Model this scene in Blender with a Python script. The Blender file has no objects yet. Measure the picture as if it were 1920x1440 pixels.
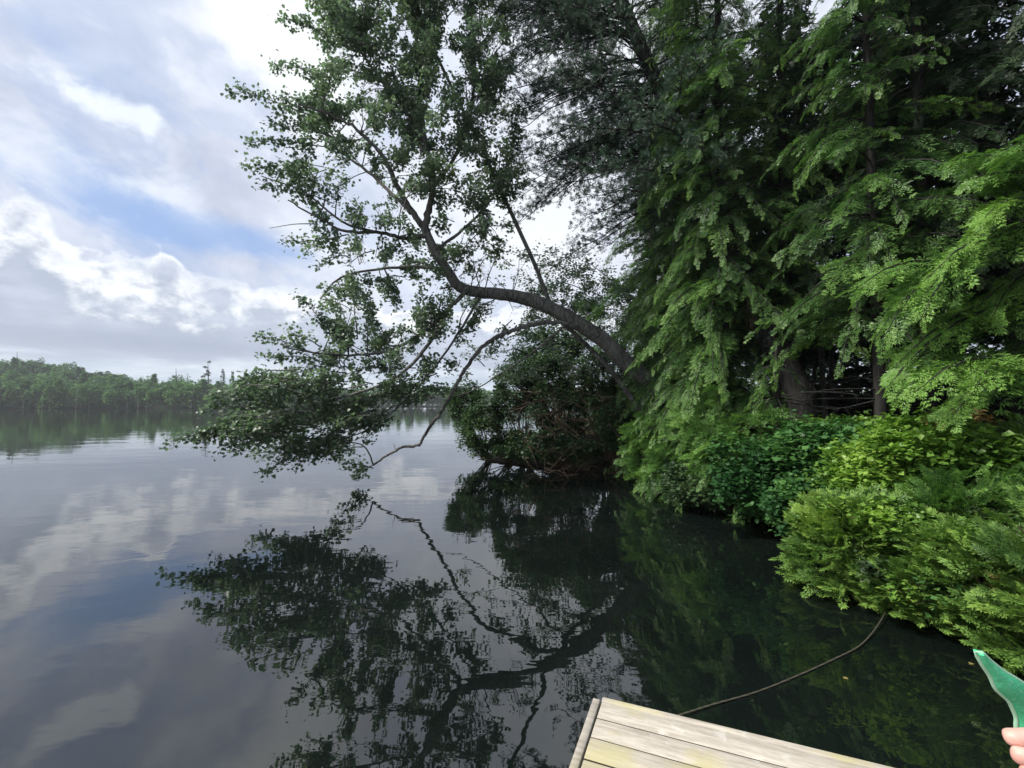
import bpy, math, random
import numpy as np
from mathutils import Vector

sc = bpy.context.scene
R = math.radians
random.seed(7)
rng = np.random.default_rng(11)

# ------------------------------------------------------------------ camera
F_PX, CX, CY = 850.0, 960.0, 720.0
PITCH = math.atan(37 / F_PX)
CAM = np.array([0.0, 0.0, 2.0])
cam_d = bpy.data.cameras.new("camera")
cam_d.sensor_width = 36.0
cam_d.lens = F_PX / 1920 * 36.0
cam_d.clip_start = 0.05
cam_d.clip_end = 5000
cam = bpy.data.objects.new("camera", cam_d)
cam.location = CAM
cam.rotation_euler = (math.pi / 2 + PITCH, 0, 0)
sc.collection.objects.link(cam)
sc.camera = cam


def ray(px, py):
    x, y = (px - CX) / F_PX, (CY - py) / F_PX
    c, s = math.cos(PITCH), math.sin(PITCH)
    return np.array([x, c - y * s, s + y * c])


def P(px, py, d):
    """point seen at a photo position, d metres ahead"""
    r = ray(px, py)
    return CAM + r * (d / r[1])


def G(px, py, z=0.0):
    r = ray(px, py)
    return CAM + r * ((z - CAM[2]) / r[2])


def AE(px, py):
    r = ray(px, py)
    r = r / np.linalg.norm(r)
    return math.degrees(math.atan2(r[0], r[1])), math.degrees(math.asin(r[2]))


def project(p):
    q = p - CAM
    c, s = math.cos(PITCH), math.sin(PITCH)
    f = q[..., 1] * c + q[..., 2] * s
    u = -q[..., 1] * s + q[..., 2] * c
    return CX + F_PX * q[..., 0] / f, CY - F_PX * u / f


# ------------------------------------------------------------------ light
SUN_AZ, SUN_EL = -104.0, 47.0      # degrees, clockwise from straight ahead / above the horizon
sun_d = bpy.data.lights.new("sun", 'SUN')
sun_d.energy = 4.7
sun_d.angle = R(9)
sun_d.color = (1.0, 0.955, 0.88)
sun = bpy.data.objects.new("sun", sun_d)
sd = Vector((math.sin(R(SUN_AZ)) * math.cos(R(SUN_EL)), math.cos(R(SUN_AZ)) * math.cos(R(SUN_EL)), math.sin(R(SUN_EL))))
sun.rotation_euler = sd.to_track_quat('Z', 'Y').to_euler()
sun.location = (-20, 10, 30)
sc.collection.objects.link(sun)
sc.view_settings.view_transform = 'Standard'
sc.view_settings.look = 'None'
sc.view_settings.exposure = 0.42
sc.view_settings.gamma = 1.0
sc.view_settings.use_curve_mapping = False
sc.cycles.max_bounces = 8
sc.cycles.diffuse_bounces = 3
sc.cycles.glossy_bounces = 3
sc.cycles.transmission_bounces = 4
sc.cycles.use_denoising = True


# ------------------------------------------------------------------ node expressions
class Nd:
    nt = None

    def __init__(s, sock): s.s = sock

    @staticmethod
    def m(op, *a, clamp=False):
        n = Nd.nt.nodes.new('ShaderNodeMath'); n.operation = op; n.use_clamp = clamp
        for i, v in enumerate(a):
            if isinstance(v, Nd): Nd.nt.links.new(v.s, n.inputs[i])
            else: n.inputs[i].default_value = float(v)
        return Nd(n.outputs[0])

    def __add__(s, o): return Nd.m('ADD', s, o)
    __radd__ = __add__
    def __sub__(s, o): return Nd.m('SUBTRACT', s, o)
    def __rsub__(s, o): return Nd.m('SUBTRACT', o, s)
    def __mul__(s, o): return Nd.m('MULTIPLY', s, o)
    __rmul__ = __mul__
    def __truediv__(s, o): return Nd.m('DIVIDE', s, o)


def sstep(x, a, b):
    n = Nd.nt.nodes.new('ShaderNodeMapRange'); n.interpolation_type = 'SMOOTHSTEP'
    Nd.nt.links.new(x.s, n.inputs[0])
    lo, hi, r0, r1 = (a, b, 0, 1) if a < b else (b, a, 1, 0)
    n.inputs[1].default_value = lo; n.inputs[2].default_value = hi
    n.inputs[3].default_value = r0; n.inputs[4].default_value = r1
    return Nd(n.outputs[0])


def gauss(*terms):
    t = None
    for d, s in terms:
        q = (d * (1.0 / s)); q = q * q
        t = q if t is None else t + q
    return Nd.m('POWER', 2.718, t * -1.0)


def vec(x, y, z=0.0):
    n = Nd.nt.nodes.new('ShaderNodeCombineXYZ')
    for i, v in enumerate((x, y, z)):
        if isinstance(v, Nd): Nd.nt.links.new(v.s, n.inputs[i])
        else: n.inputs[i].default_value = v
    return n.outputs[0]


def noise(v, scale, detail=4, rough=0.5, dist=0.0):
    n = Nd.nt.nodes.new('ShaderNodeTexNoise')
    if v is not None: Nd.nt.links.new(v, n.inputs['Vector'])
    n.inputs['Scale'].default_value = scale; n.inputs['Detail'].default_value = detail
    n.inputs['Roughness'].default_value = rough; n.inputs['Distortion'].default_value = dist
    return Nd(n.outputs['Fac'])


def mixc(f, a, b):
    n = Nd.nt.nodes.new('ShaderNodeMix'); n.data_type = 'RGBA'
    ins = [n.inputs[0], n.inputs[6], n.inputs[7]]
    for i, v in enumerate((f, a, b)):
        if isinstance(v, Nd): Nd.nt.links.new(v.s, ins[i])
        elif hasattr(v, 'is_linked'): Nd.nt.links.new(v, ins[i])
        elif isinstance(v, (tuple, list)): ins[i].default_value = (*v, 1.0)
        else: ins[i].default_value = v
    return n.outputs[2]


# ------------------------------------------------------------------ world: sky with clouds
world = bpy.data.worlds.new("World"); sc.world = world; world.use_nodes = True
nt = world.node_tree; nt.nodes.clear(); Nd.nt = nt
out = nt.nodes.new('ShaderNodeOutputWorld'); bg = nt.nodes.new('ShaderNodeBackground')
nt.links.new(bg.outputs[0], out.inputs[0])
SKY_K = 0.1
bg.inputs[1].default_value = SKY_K * 0.90
tc = nt.nodes.new('ShaderNodeTexCoord'); sep = nt.nodes.new('ShaderNodeSeparateXYZ')
nt.links.new(tc.outputs['Generated'], sep.inputs[0])
dx, dy, dz = (Nd(sep.outputs[i]) for i in range(3))
az = Nd.m('ARCTAN2', dx, dy) * 57.2958
el = Nd.m('ARCSINE', dz) * 57.2958
# noise fields sampled on the direction itself, stretched, so nothing seams at the back
sA = noise(vec(dx * 1.5 - dz * 0.7, dy * 1.5, (dz + dx * 0.35) * 2.4), 2.2, 6, 0.55, 0.3)
sB = noise(vec(dx * 2.2 - dz * 0.9, dy * 2.0, (dz + dx * 0.35) * 3.6), 3.4, 6, 0.56, 0.3)
sC = noise(vec(dx, dy, dz * 1.6), 2.2, 5, 0.5, 0.3)
bil = noise(vec(dx, dy, dz * 1.35), 9.0, 6, 0.56, 0.15)
bil2 = noise(vec(dx + 7.0, dy, dz * 1.4), 24.0, 5, 0.6, 0.2)
strk = noise(vec(dx, dy, dz * 5.5), 6.0, 5, 0.55, 0.3)

skyt = nt.nodes.new('ShaderNodeTexSky'); skyt.sky_type = 'NISHITA'; skyt.sun_disc = False
skyt.sun_elevation = R(SUN_EL); skyt.sun_rotation = R(SUN_AZ)
skyt.air_density = 1.0; skyt.dust_density = 0.6; skyt.ozone_density = 1.5


def C(r, g, b): return (r / SKY_K, g / SKY_K, b / SKY_K)


def feat(px, py, sa, se, slope=0.0):
    a, e = AE(px, py)
    return gauss((az - a, sa), (el - e + (az - a) * slope, se))


# blue gap colour over the physical sky
blue = mixc(0.85, skyt.outputs[0], C(0.27, 0.42, 0.74))
# high sheet
cover = sstep(sA * 0.7 + sB * 0.45, 0.40, 0.60)
gap = feat(260, 402, 10, 2.4, 0.16) * 1.0 + feat(490, 455, 7, 1.6, 0.1) * 0.5 + feat(110, 95, 7, 2.0, 0.55) * 0.45 \
    + feat(250, 150, 5, 1.1, 0.6) * 0.25 + feat(30, 230, 9, 1.6, 0.35) * 0.3
gapn = sstep(gap * 1.15 - (sB - 0.5) * 1.9, 0.15, 1.0)
cov = Nd.m('MAXIMUM', cover, 0.80) * (1.0 - gapn * 0.88)
sheet_b = sstep(sC * 0.6 + sB * 0.5, 0.38, 0.72)
sheet = mixc(sheet_b, C(0.48, 0.53, 0.67), C(0.69, 0.745, 0.85))
sheet = mixc(sstep(bil * .6 + bil2 * .4, .5, .68) * .5, sheet, C(.80, .85, .93))
sheet = mixc(sstep(sC * .5 + bil * .5, .50, .36) * .45, sheet, C(.42, .46, .58))
sky1 = mixc(cov, blue, sheet)
# small bright cloud and the bright edges
puff = sstep(feat(215, 200, 3.8, 1.4, 0.02) * 1.2 + feat(285, 225, 1.5, 1.3) * 0.6 + (bil - 0.5) * 1.6 + (bil2 - 0.5) * 1.8, 0.35, 1.15)
sky1 = mixc(puff * 0.8, sky1, C(0.84, 0.90, 0.96))
wisp = feat(230, 300, 6.5, 2.8, 0.35) * sstep(sB, 0.42, 0.66)
sky1 = mixc(wisp * 0.6, sky1, C(0.80, 0.86, 0.94))
glow = feat(500, 60, 9.0, 6.0, 0.55) * sstep(sB + sA * 0.4, 0.50, 0.82) * 1.05 + feat(600, 20, 10, 10) * 0.35 + feat(1180, -60, 26, 15) * 0.85 \
    + feat(1000, 430, 16, 9) * 0.6
glow = Nd.m('MINIMUM', glow + sstep(el, 34, 58) * 0.55 * sstep(sC, .3, .7), 1.0)
sky1 = mixc(glow * 0.92, sky1, C(0.94, 0.97, 0.98))
# cumulus bank along the lower sky
a1, _ = AE(40, 380); a2, _ = AE(312, 460); a3, _ = AE(150, 450); a4, _ = AE(520, 500)
top = 12.0 + gauss((az - a1, 2.1)) * 4.3 + gauss((az - a2, 1.7)) * 2.6 + gauss((az - a3, 4.5)) * 2.2 + gauss((az - a4, 7.0)) * 1.0 \
    + (bil - 0.5) * 7.0 + (bil2 - 0.5) * 4.0
depth = top - el
cm = sstep(depth, -0.25, 0.8)
shade = sstep(depth + (bil2 - 0.5) * 9.0 + (bil - 0.5) * 7.0, 0.2, 5.0)
cum = mixc(shade, C(0.92, 0.95, 0.98), C(0.40, 0.46, 0.57))
cum = mixc(sstep(bil * 0.5 + strk * 0.6, 0.48, 0.70) * 0.65, cum, C(0.60, 0.66, 0.78))
a6, _ = AE(300, 620)
cum = mixc(gauss((az - a6, 16.0), (el - 5.9, 1.3)) * 0.7, cum, C(0.29, 0.345, 0.45))
sky2 = mixc(cm * 0.94, sky1, cum)
low = sstep(el - (strk - 0.5) * 4.0, 5.0, 3.4)
sky2 = mixc(low * 0.8, sky2, mixc(sstep(strk, 0.4, 0.65), C(0.50, 0.58, 0.68), C(0.74, 0.81, 0.88)))
nt.links.new(sky2, bg.inputs[0])


# ------------------------------------------------------------------ materials
def mat(name):
    m = bpy.data.materials.new(name); m.use_nodes = True
    m.node_tree.nodes.clear(); Nd.nt = m.node_tree
    o = m.node_tree.nodes.new('ShaderNodeOutputMaterial')
    return m, m.node_tree, o


def principled(nt, col=None, rough=0.6, spec=0.5):
    b = nt.nodes.new('ShaderNodeBsdfPrincipled')
    if isinstance(col, tuple): b.inputs['Base Color'].default_value = (*col, 1)
    elif col is not None: nt.links.new(col, b.inputs['Base Color'])
    b.inputs['Roughness'].default_value = rough
    b.inputs['Specular IOR Level'].default_value = spec
    return b


def bump(nt, h, bsdf, strength=0.5, dist=0.02):
    n = nt.nodes.new('ShaderNodeBump'); n.inputs['Strength'].default_value = strength
    n.inputs['Distance'].default_value = dist
    nt.links.new(h.s, n.inputs['Height']); nt.links.new(n.outputs[0], bsdf.inputs['Normal'])


def objco():
    t = Nd.nt.nodes.new('ShaderNodeTexCoord'); return t.outputs['Object']


def foliage_mat(name, c0, c1, c2, rough=0.5, spec=0.35, trans=0.35):
    m, nt, o = mat(name)
    at = nt.nodes.new('ShaderNodeAttribute'); at.attribute_name = 'tint'
    n = noise(objco(), 0.9, 2, 0.5)
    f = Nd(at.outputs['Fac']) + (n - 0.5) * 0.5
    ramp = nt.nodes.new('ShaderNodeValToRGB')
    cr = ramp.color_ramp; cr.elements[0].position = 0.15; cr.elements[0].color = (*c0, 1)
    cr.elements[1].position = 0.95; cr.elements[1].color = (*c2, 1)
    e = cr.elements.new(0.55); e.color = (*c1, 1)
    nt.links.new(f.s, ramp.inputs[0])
    b = principled(nt, ramp.outputs[0], rough, spec)
    tr = nt.nodes.new('ShaderNodeBsdfTranslucent')
    hs = nt.nodes.new('ShaderNodeHueSaturation'); hs.inputs['Saturation'].default_value = 1.1
    hs.inputs['Value'].default_value = 1.35
    nt.links.new(ramp.outputs[0], hs.inputs['Color']); nt.links.new(hs.outputs[0], tr.inputs[0])
    mx = nt.nodes.new('ShaderNodeMixShader'); mx.inputs[0].default_value = trans
    nt.links.new(b.outputs[0], mx.inputs[1]); nt.links.new(tr.outputs[0], mx.inputs[2])
    nt.links.new(mx.outputs[0], o.inputs[0])
    return m


def bark_mat(name, ca, cb, scale=14.0, stretch=0.25):
    m, nt, o = mat(name)
    mp = nt.nodes.new('ShaderNodeMapping'); nt.links.new(objco(), mp.inputs[0])
    mp.inputs['Scale'].default_value = (1, 1, stretch)
    n = noise(mp.outputs[0], scale, 6, 0.65, 0.6)
    n2 = noise(objco(), 2.2, 3, 0.5)
    b = principled(nt, mixc(sstep(n * 0.7 + n2 * 0.3, 0.35, 0.65), ca, cb), 0.85, 0.2)
    bump(nt, n, b, 0.9, 0.03)
    nt.links.new(b.outputs[0], o.inputs[0])
    return m


M = {}
M['maple'] = foliage_mat('maple_leaf', (0.080, 0.125, 0.075), (0.115, 0.175, 0.090), (0.16, 0.24, 0.10), 0.42, 0.7, 0.50)
M['vine'] = foliage_mat('sapling_leaf', (0.045, 0.085, 0.025), (0.07, 0.13, 0.03), (0.12, 0.2, 0.04), 0.5, 0.3, 0.35)
M['pine'] = foliage_mat('pine_needle', (0.036, 0.070, 0.046), (0.055, 0.105, 0.060), (0.09, 0.15, 0.075), 0.5, 0.4, 0.15)
M['hemlock'] = foliage_mat('hemlock_needle', (0.040, 0.090, 0.030), (0.095, 0.190, 0.050), (0.18, 0.320, 0.070), 0.45, 0.4, 0.30)
M['hemlock_b'] = foliage_mat('hemlock_needle_fresh', (0.045, 0.10, 0.025), (0.10, 0.21, 0.045), (0.20, 0.36, 0.075), 0.45, 0.4, 0.32)
M['cedar'] = foliage_mat('cedar_frond', (0.060, 0.125, 0.030), (0.150, 0.270, 0.055), (0.27, 0.40, 0.080), 0.5, 0.35, 0.30)
M['bright'] = foliage_mat('bright_leaf', (0.070, 0.145, 0.028), (0.150, 0.280, 0.045), (0.26, 0.400, 0.070), 0.42, 0.4, 0.35)
M['dark'] = foliage_mat('dark_leaf', (0.025, 0.080, 0.024), (0.060, 0.155, 0.040), (0.135, 0.27, 0.065), 0.5, 0.35, 0.3)
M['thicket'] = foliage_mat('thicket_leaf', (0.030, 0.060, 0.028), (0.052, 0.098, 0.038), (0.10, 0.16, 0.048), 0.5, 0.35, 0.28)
M['rusty'] = foliage_mat('rusty_leaf', (0.10, 0.08, 0.03), (0.20, 0.15, 0.05), (0.30, 0.26, 0.09), 0.6, 0.3, 0.3)
M['farleaf'] = foliage_mat('far_leaf', (0.045, 0.100, 0.040), (0.075, 0.165, 0.055), (0.125, 0.235, 0.065), 0.8, 0.1, 0.25)
M['deep'] = foliage_mat('deep_forest_shade_leaf', (0.012, 0.028, 0.014), (0.025, 0.052, 0.022), (0.045, 0.085, 0.03), 0.5, 0.3, 0.2)  # dark leaf colour, also stands in for shade on the rear hemlocks
M['bark'] = bark_mat('grey_bark', (0.050, 0.046, 0.042), (0.21, 0.20, 0.185), 22)
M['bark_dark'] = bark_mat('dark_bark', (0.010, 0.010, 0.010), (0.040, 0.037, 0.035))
M['bark_brown'] = bark_mat('brown_twig', (0.05, 0.032, 0.02), (0.15, 0.11, 0.075))
M['bark_pale'] = bark_mat('pale_bark', (0.10, 0.10, 0.09), (0.30, 0.29, 0.27))

# ------------------------------------------------------------------ mesh accumulator
class Acc:
    def __init__(s): s.v = []; s.f = []; s.k = []; s.t = []; s.n = 0

    def add(s, v, f, tint=None):
        v = np.asarray(v, np.float32).reshape(-1, 3); f = np.asarray(f, np.int32)
        s.v.append(v); s.f.append((f + s.n).ravel()); s.k.append(np.full(len(f), f.shape[1], np.int32))
        s.t.append(np.full(len(v), 0.5, np.float32) if tint is None else np.broadcast_to(np.asarray(tint, np.float32), (len(v),)))
        s.n += len(v)

    def build(s, name, material, parent=None, smooth=False, tint=False):
        me = bpy.data.meshes.new(name)
        v = np.concatenate(s.v); f = np.concatenate(s.f); k = np.concatenate(s.k)
        off = np.array([0, 0, 0], np.float32)
        if parent is not None: off = np.array(parent.location, np.float32)
        v = v - off
        me.vertices.add(len(v)); me.vertices.foreach_set('co', v.ravel())
        me.loops.add(len(f)); me.loops.foreach_set('vertex_index', f)
        me.polygons.add(len(k))
        me.polygons.foreach_set('loop_start', np.concatenate([[0], np.cumsum(k)[:-1]]).astype(np.int32))
        if smooth: me.polygons.foreach_set('use_smooth', np.ones(len(k), bool))
        if tint:
            a = me.attributes.new('tint', 'FLOAT', 'POINT'); a.data.foreach_set('value', np.concatenate(s.t))
        me.update(calc_edges=True)
        if material: me.materials.append(material)
        o = bpy.data.objects.new(name, me); sc.collection.objects.link(o)
        if parent is not None: o.parent = parent
        return o


def tag(o, label=None, cat=None, group=None, kind=None):
    if label: o['label'] = label
    if cat: o['category'] = cat
    if group: o['group'] = group
    if kind: o['kind'] = kind
    return o


def empty(name, loc):
    o = bpy.data.objects.new(name, None); o.location = tuple(float(c) for c in loc)
    o.empty_display_size = 0.1; sc.collection.objects.link(o); return o


def tube(acc, pts, rad, n=8, cap=True, wob=0.0):
    pts = np.asarray(pts, float); rad = np.broadcast_to(np.asarray(rad, float), (len(pts),))
    tg = np.gradient(pts, axis=0); tg /= np.linalg.norm(tg, axis=1)[:, None] + 1e-9
    ref = np.array([0.31, 0.2, 0.93]) if abs(tg[0][2]) < 0.8 else np.array([1.0, 0.1, 0.0])
    vs = []
    a = np.linspace(0, 2 * np.pi, n, endpoint=False)
    for p, t, r in zip(pts, tg, rad):
        u = np.cross(t, ref); u /= np.linalg.norm(u); w = np.cross(t, u); ref = -np.cross(t, u) * 0 + ref
        rr = r * (1 + wob * rng.uniform(-1, 1, n))
        vs.append(p + (np.cos(a) * rr)[:, None] * u + (np.sin(a) * rr)[:, None] * w)
    v = np.concatenate(vs); m = len(pts)
    i = np.arange(m - 1)[:, None] * n; j = np.arange(n)[None, :]; j2 = (j + 1) % n
    f = np.stack([i + j, i + j2, i + n + j2, i + n + j], -1).reshape(-1, 4)
    acc.add(v, f)


def smooth_path(pts, sub=5):
    pts = np.asarray(pts, float)
    if len(pts) < 3:
        t = np.linspace(0, 1, sub + 1)[:, None]; return pts[0] * (1 - t) + pts[-1] * t
    q = np.vstack([2 * pts[0] - pts[1], pts, 2 * pts[-1] - pts[-2]]); o = []
    for i in range(1, len(q) - 2):
        for t in np.linspace(0, 1, sub, endpoint=False):
            a, b, c, d = q[i - 1], q[i], q[i + 1], q[i + 2]
            o.append(0.5 * ((2 * b) + (-a + c) * t + (2 * a - 5 * b + 4 * c - d) * t * t + (-a + 3 * b - 3 * c + d) * t ** 3))
    o.append(pts[-1]); return np.array(o)


def rotm(yaw, pitch, roll):
    """x axis to heading yaw, raised by pitch, rolled about itself; vectorised"""
    cy, sy, cp, sp, cr, sr = np.cos(yaw), np.sin(yaw), np.cos(pitch), np.sin(pitch), np.cos(roll), np.sin(roll)
    m = np.empty(np.shape(yaw) + (3, 3))
    m[..., 0, 0] = cy * cp; m[..., 1, 0] = sy * cp; m[..., 2, 0] = sp
    lx, ly = -sy, cy
    ux, uy, uz = -cy * sp, -sy * sp, cp
    m[..., 0, 1] = lx * cr + ux * sr; m[..., 1, 1] = ly * cr + uy * sr; m[..., 2, 1] = uz * sr
    m[..., 0, 2] = -lx * sr + ux * cr; m[..., 1, 2] = -ly * sr + uy * cr; m[..., 2, 2] = uz * cr
    return m


def scatter(acc, proto, pos, yaw, pitch, roll, scale, tint):
    pv, pf, pt = proto
    pos = np.asarray(pos); N = len(pos)
    if N == 0: return
    Rm = rotm(np.asarray(yaw), np.asarray(pitch), np.asarray(roll))
    v = np.einsum('nij,vj->nvi', Rm, pv) * np.broadcast_to(scale, (N,))[:, None, None] + pos[:, None, :]
    V = len(pv)
    f = (pf[None] + (np.arange(N) * V)[:, None, None]).reshape(-1, pf.shape[1])
    t = np.clip(np.broadcast_to(tint, (N,))[:, None] + pt[None, :], 0, 1).ravel()
    acc.add(v.reshape(-1, 3), f, t)


# leaf: two triangles folded along the midrib, tapering to both ends
LEAF = (np.array([[0, 0, 0], [0.45, -0.42, 0.08], [1, 0, -0.05], [0.45, 0.42, 0.08]], float), np.array([[0, 1, 2], [0, 2, 3]]), np.zeros(4))
MAPLE = (np.array([[0, 0, 0], [0.12, -0.52, .05], [0.40, -0.34, .03], [0.66, -0.52, .08], [0.68, -0.20, .02], [1, 0, -0.08],
                   [0.68, 0.20, .02], [0.66, 0.52, .08], [0.40, 0.34, .03], [0.12, 0.52, .05]], float),
         np.array([[0, 1, 2], [0, 2, 4], [2, 3, 4], [0, 4, 5], [0, 5, 6], [0, 6, 8], [6, 7, 8], [0, 8, 9]]), np.zeros(10))


def diamonds(base, dirv, length, width):
    side = np.cross(dirv, [0, 0, 1.0]); side /= np.linalg.norm(side, axis=1)[:, None] + 1e-9
    side = side + np.array([0, 0, 1.0]) * rng.uniform(-0.35, 0.35, (len(base), 1))
    L = np.asarray(length)[:, None]; W = np.asarray(width)[:, None] * 0.5
    v = np.stack([base, base + dirv * L * 0.5 - side * W, base + dirv * L, base + dirv * L * 0.5 + side * W], 1)
    f = np.arange(len(base) * 4).reshape(-1, 4)
    return v.reshape(-1, 3), f


def spray_proto(seed, ns=8, per=4, droop=0.25, lw=0.2, ll=0.16, spread=55, sec=0.42):
    """flat conifer spray of unit length along +x"""
    r = np.random.default_rng(seed); B = []; D = []; L = []; T = []
    for i in range(ns):
        t = (i + 0.6) / ns
        for s in (-1, 1):
            p0 = np.array([t, 0, -droop * t * t]); a = s * R(spread - 22 * t + r.uniform(-8, 8))
            d = np.array([math.cos(a), math.sin(a), -0.18 + r.uniform(-.12, .12)])
            l2 = sec * (1 - t) ** 0.75 + 0.07
            if r.random() < .12: continue
            l2 *= r.uniform(.6, 1.2)
            for k in range(per):
                u = (k + 0.4) / per
                q = p0 + d * l2 * u + np.array([0, 0, -0.10 * l2 * u * u])
                for s2 in (-1, 1):
                    if r.random() < .15: continue
                    b = a + s2 * R(40 + r.uniform(-12, 12))
                    B.append(q); D.append([math.cos(b), math.sin(b), r.uniform(-.3, .12)]); L.append(ll * (1.05 - 0.4 * u) * r.uniform(.8, 1.2)); T.append(0.25 * u * t + r.uniform(-.06, .06))
            B.append(p0 + d * l2 * 0.75); D.append(d); L.append(ll); T.append(0.3 * t)
    B.append([0.85, 0, -droop * .8]); D.append([1, 0, -.3]); L.append(ll * 1.4); T.append(.3)
    D = np.array(D); D /= np.linalg.norm(D, axis=1)[:, None]
    v, f = diamonds(np.array(B), D, np.array(L), np.array(L) * lw)
    return v, f, np.repeat(np.array(T), 4)


HEM = [spray_proto(s, 6, 3, 0.2 + .1 * (s % 4), 0.22, 0.20, 52, .34 + .04 * (s % 3)) for s in range(9)]
HEMC = [spray_proto(s + 20, 4, 2, 0.25, 0.42, 0.34) for s in range(3)]
CED = [spray_proto(s + 40, 6, 3, 0.05, 0.30, 0.20, 42, 0.40) for s in range(4)]


def needle_proto(seed, n=26):
    r = np.random.default_rng(seed)
    a = r.uniform(0, 2 * np.pi, n); x = r.uniform(0, 0.7, n)
    D = np.stack([np.full(n, 0.75), np.cos(a), np.sin(a)], 1); D /= np.linalg.norm(D, axis=1)[:, None]
    v, f = diamonds(np.stack([x, 0 * x, 0 * x], 1), D, np.full(n, 0.5), np.full(n, 0.06))
    return v, f, np.repeat(r.uniform(-.1, .1, n), 4)


NEED = [needle_proto(s) for s in range(3)]


def scatter_mix(acc, protos, pos, yaw, pitch, roll, scale, tint):
    pos = np.asarray(pos); N = len(pos); k = rng.integers(0, len(protos), N)
    B = [np.broadcast_to(np.asarray(x, float), (N,)) for x in (yaw, pitch, roll, scale, tint)]
    for i, pr in enumerate(protos):
        m = k == i
        scatter(acc, pr, pos[m], *[b[m] for b in B])


# ------------------------------------------------------------------ land outline
LAND = np.array([(14, -14), (6.0, -4), (5.1, 0.5), (4.55, 3.2), (4.35, 6), (4.3, 9), (3.9, 11.6), (2.6, 13.2), (0.5, 14.4), (-1.0, 15.6),
                 (-1.3, 17.5), (0.6, 22), (4, 32), (10, 50), (90, 90), (90, -14)], float)


def land_dist(x, y):
    """signed distance to the shoreline, positive on land"""
    x = np.asarray(x, float); y = np.asarray(y, float)
    best = np.full(x.shape, 1e9); inside = np.zeros(x.shape, bool); n = len(LAND)
    for i in range(n):
        a, b = LAND[i], LAND[(i + 1) % n]; ab = b - a
        t = np.clip(((x - a[0]) * ab[0] + (y - a[1]) * ab[1]) / (ab @ ab), 0, 1)
        best = np.minimum(best, np.hypot(x - a[0] - ab[0] * t, y - a[1] - ab[1] * t))
        c = (a[1] > y) != (b[1] > y)
        with np.errstate(divide='ignore', invalid='ignore'):
            xi = (b[0] - a[0]) * (y - a[1]) / (b[1] - a[1]) + a[0]
        inside ^= c & (x < xi)
    return np.where(inside, best, -best)


def ground_z(x, y):
    d = land_dist(x, y)
    t = np.clip(d / 2.6, 0, 1); h = 1.35 * t * t * (3 - 2 * t) + np.clip(d - 2.6, 0, 30) * 0.03
    low = np.clip((np.asarray(y) - 12.5) / 3, 0, 1) * np.clip((5 - np.asarray(x)) / 4, 0, 1)
    h = h * (1 - 0.6 * low)
    h = h + 0.10 * np.sin(np.asarray(x) * 1.7 + 1) * np.cos(np.asarray(y) * 1.3) * t
    return np.where(d > 0, h + 0.02, np.clip(d * 0.6, -1.2, 0))


def grid_mesh(xs, ys, zf):
    X, Y = np.meshgrid(xs, ys); Z = zf(X, Y)
    v = np.stack([X, Y, Z], -1).reshape(-1, 3); nx, ny = len(xs), len(ys)
    i = np.arange(ny - 1)[:, None] * nx; j = np.arange(nx - 1)[None]
    f = np.stack([i + j, i + j + 1, i + nx + j + 1, i + nx + j], -1).reshape(-1, 4)
    return v, f


# forest floor
m, nt, o = mat('forest_floor')
n1 = noise(objco(), 3.0, 6, 0.6); n2 = noise(objco(), 28.0, 4, 0.6)
b = principled(nt, mixc(sstep(n1 * .6 + n2 * .4, .38, .62), (0.022, 0.016, 0.010), (0.060, 0.052, 0.026)), 0.95, 0.1)
bump(nt, n2, b, 1.0, 0.05); nt.links.new(b.outputs[0], o.inputs[0]); M['floor'] = m
acc = Acc()
v, f = grid_mesh(np.concatenate([np.arange(-6, 14, 0.35), np.arange(14, 92, 3.0)]), np.concatenate([np.arange(-16, 26, 0.35), np.arange(26, 96, 2.5)]), ground_z)
acc.add(v, f); tag(acc.build('ground', M['floor'], smooth=True), kind='structure')

# ------------------------------------------------------------------ water
m, nt, o = mat('lake_water')
geo = nt.nodes.new('ShaderNodeNewGeometry')
mp = nt.nodes.new('ShaderNodeMapping'); nt.links.new(geo.outputs['Position'], mp.inputs[0])
mp.inputs['Rotation'].default_value = (0, 0, R(18)); mp.inputs['Scale'].default_value = (0.55, 1.0, 1.0)
w1 = noise(mp.outputs[0], 0.55, 3, 0.5); w2 = noise(mp.outputs[0], 2.6, 3, 0.5, 0.3); w3 = noise(mp.outputs[0], 0.08, 2, 0.5)
w4 = noise(mp.outputs[0], 9.0, 2, 0.5)
rip = sstep(w3, 0.38, 0.66)
h = w1 * 1.0 + w2 * 0.16 + w4 * (rip * 0.028 + 0.006)
b = principled(nt, mixc(sstep(w1, 0.3, 0.7), (0.003, 0.005, 0.0045), (0.005, 0.008, 0.007)), 0.012, 0.5)
b.inputs['IOR'].default_value = 1.74
bump(nt, h, b, 1.0, 0.013); nt.links.new(b.outputs[0], o.inputs[0]); M['water'] = m
acc = Acc()
xs = np.array([-780, -600, -200, -60, -20, 0, 20, 60, 200, 600, 780.]); ys = np.array([-140, -40, 0, 20, 60, 200, 580.])
v, f = grid_mesh(xs, ys, lambda X, Y: X * 0)
acc.add(v, f); tag(acc.build('lake_water', M['water']), kind='structure')

# ------------------------------------------------------------------ far shore
# ridge line traced as directions; the shore lies 190 m out on the left, farther on the right
RIDGE = np.array([(-500, 640), (-200, 655), (0, 667), (60, 663), (130, 676), (200, 684), (280, 703), (330, 708), (420, 716), (500, 712), (600, 722), (700, 730), (830, 738), (1000, 740), (1200, 738), (2300, 735)], float)


def shore_d(px): return np.interp(px, [-900, 0, 380, 460, 700, 1000, 2300], [150, 185, 200, 235, 270, 290, 300])


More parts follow.
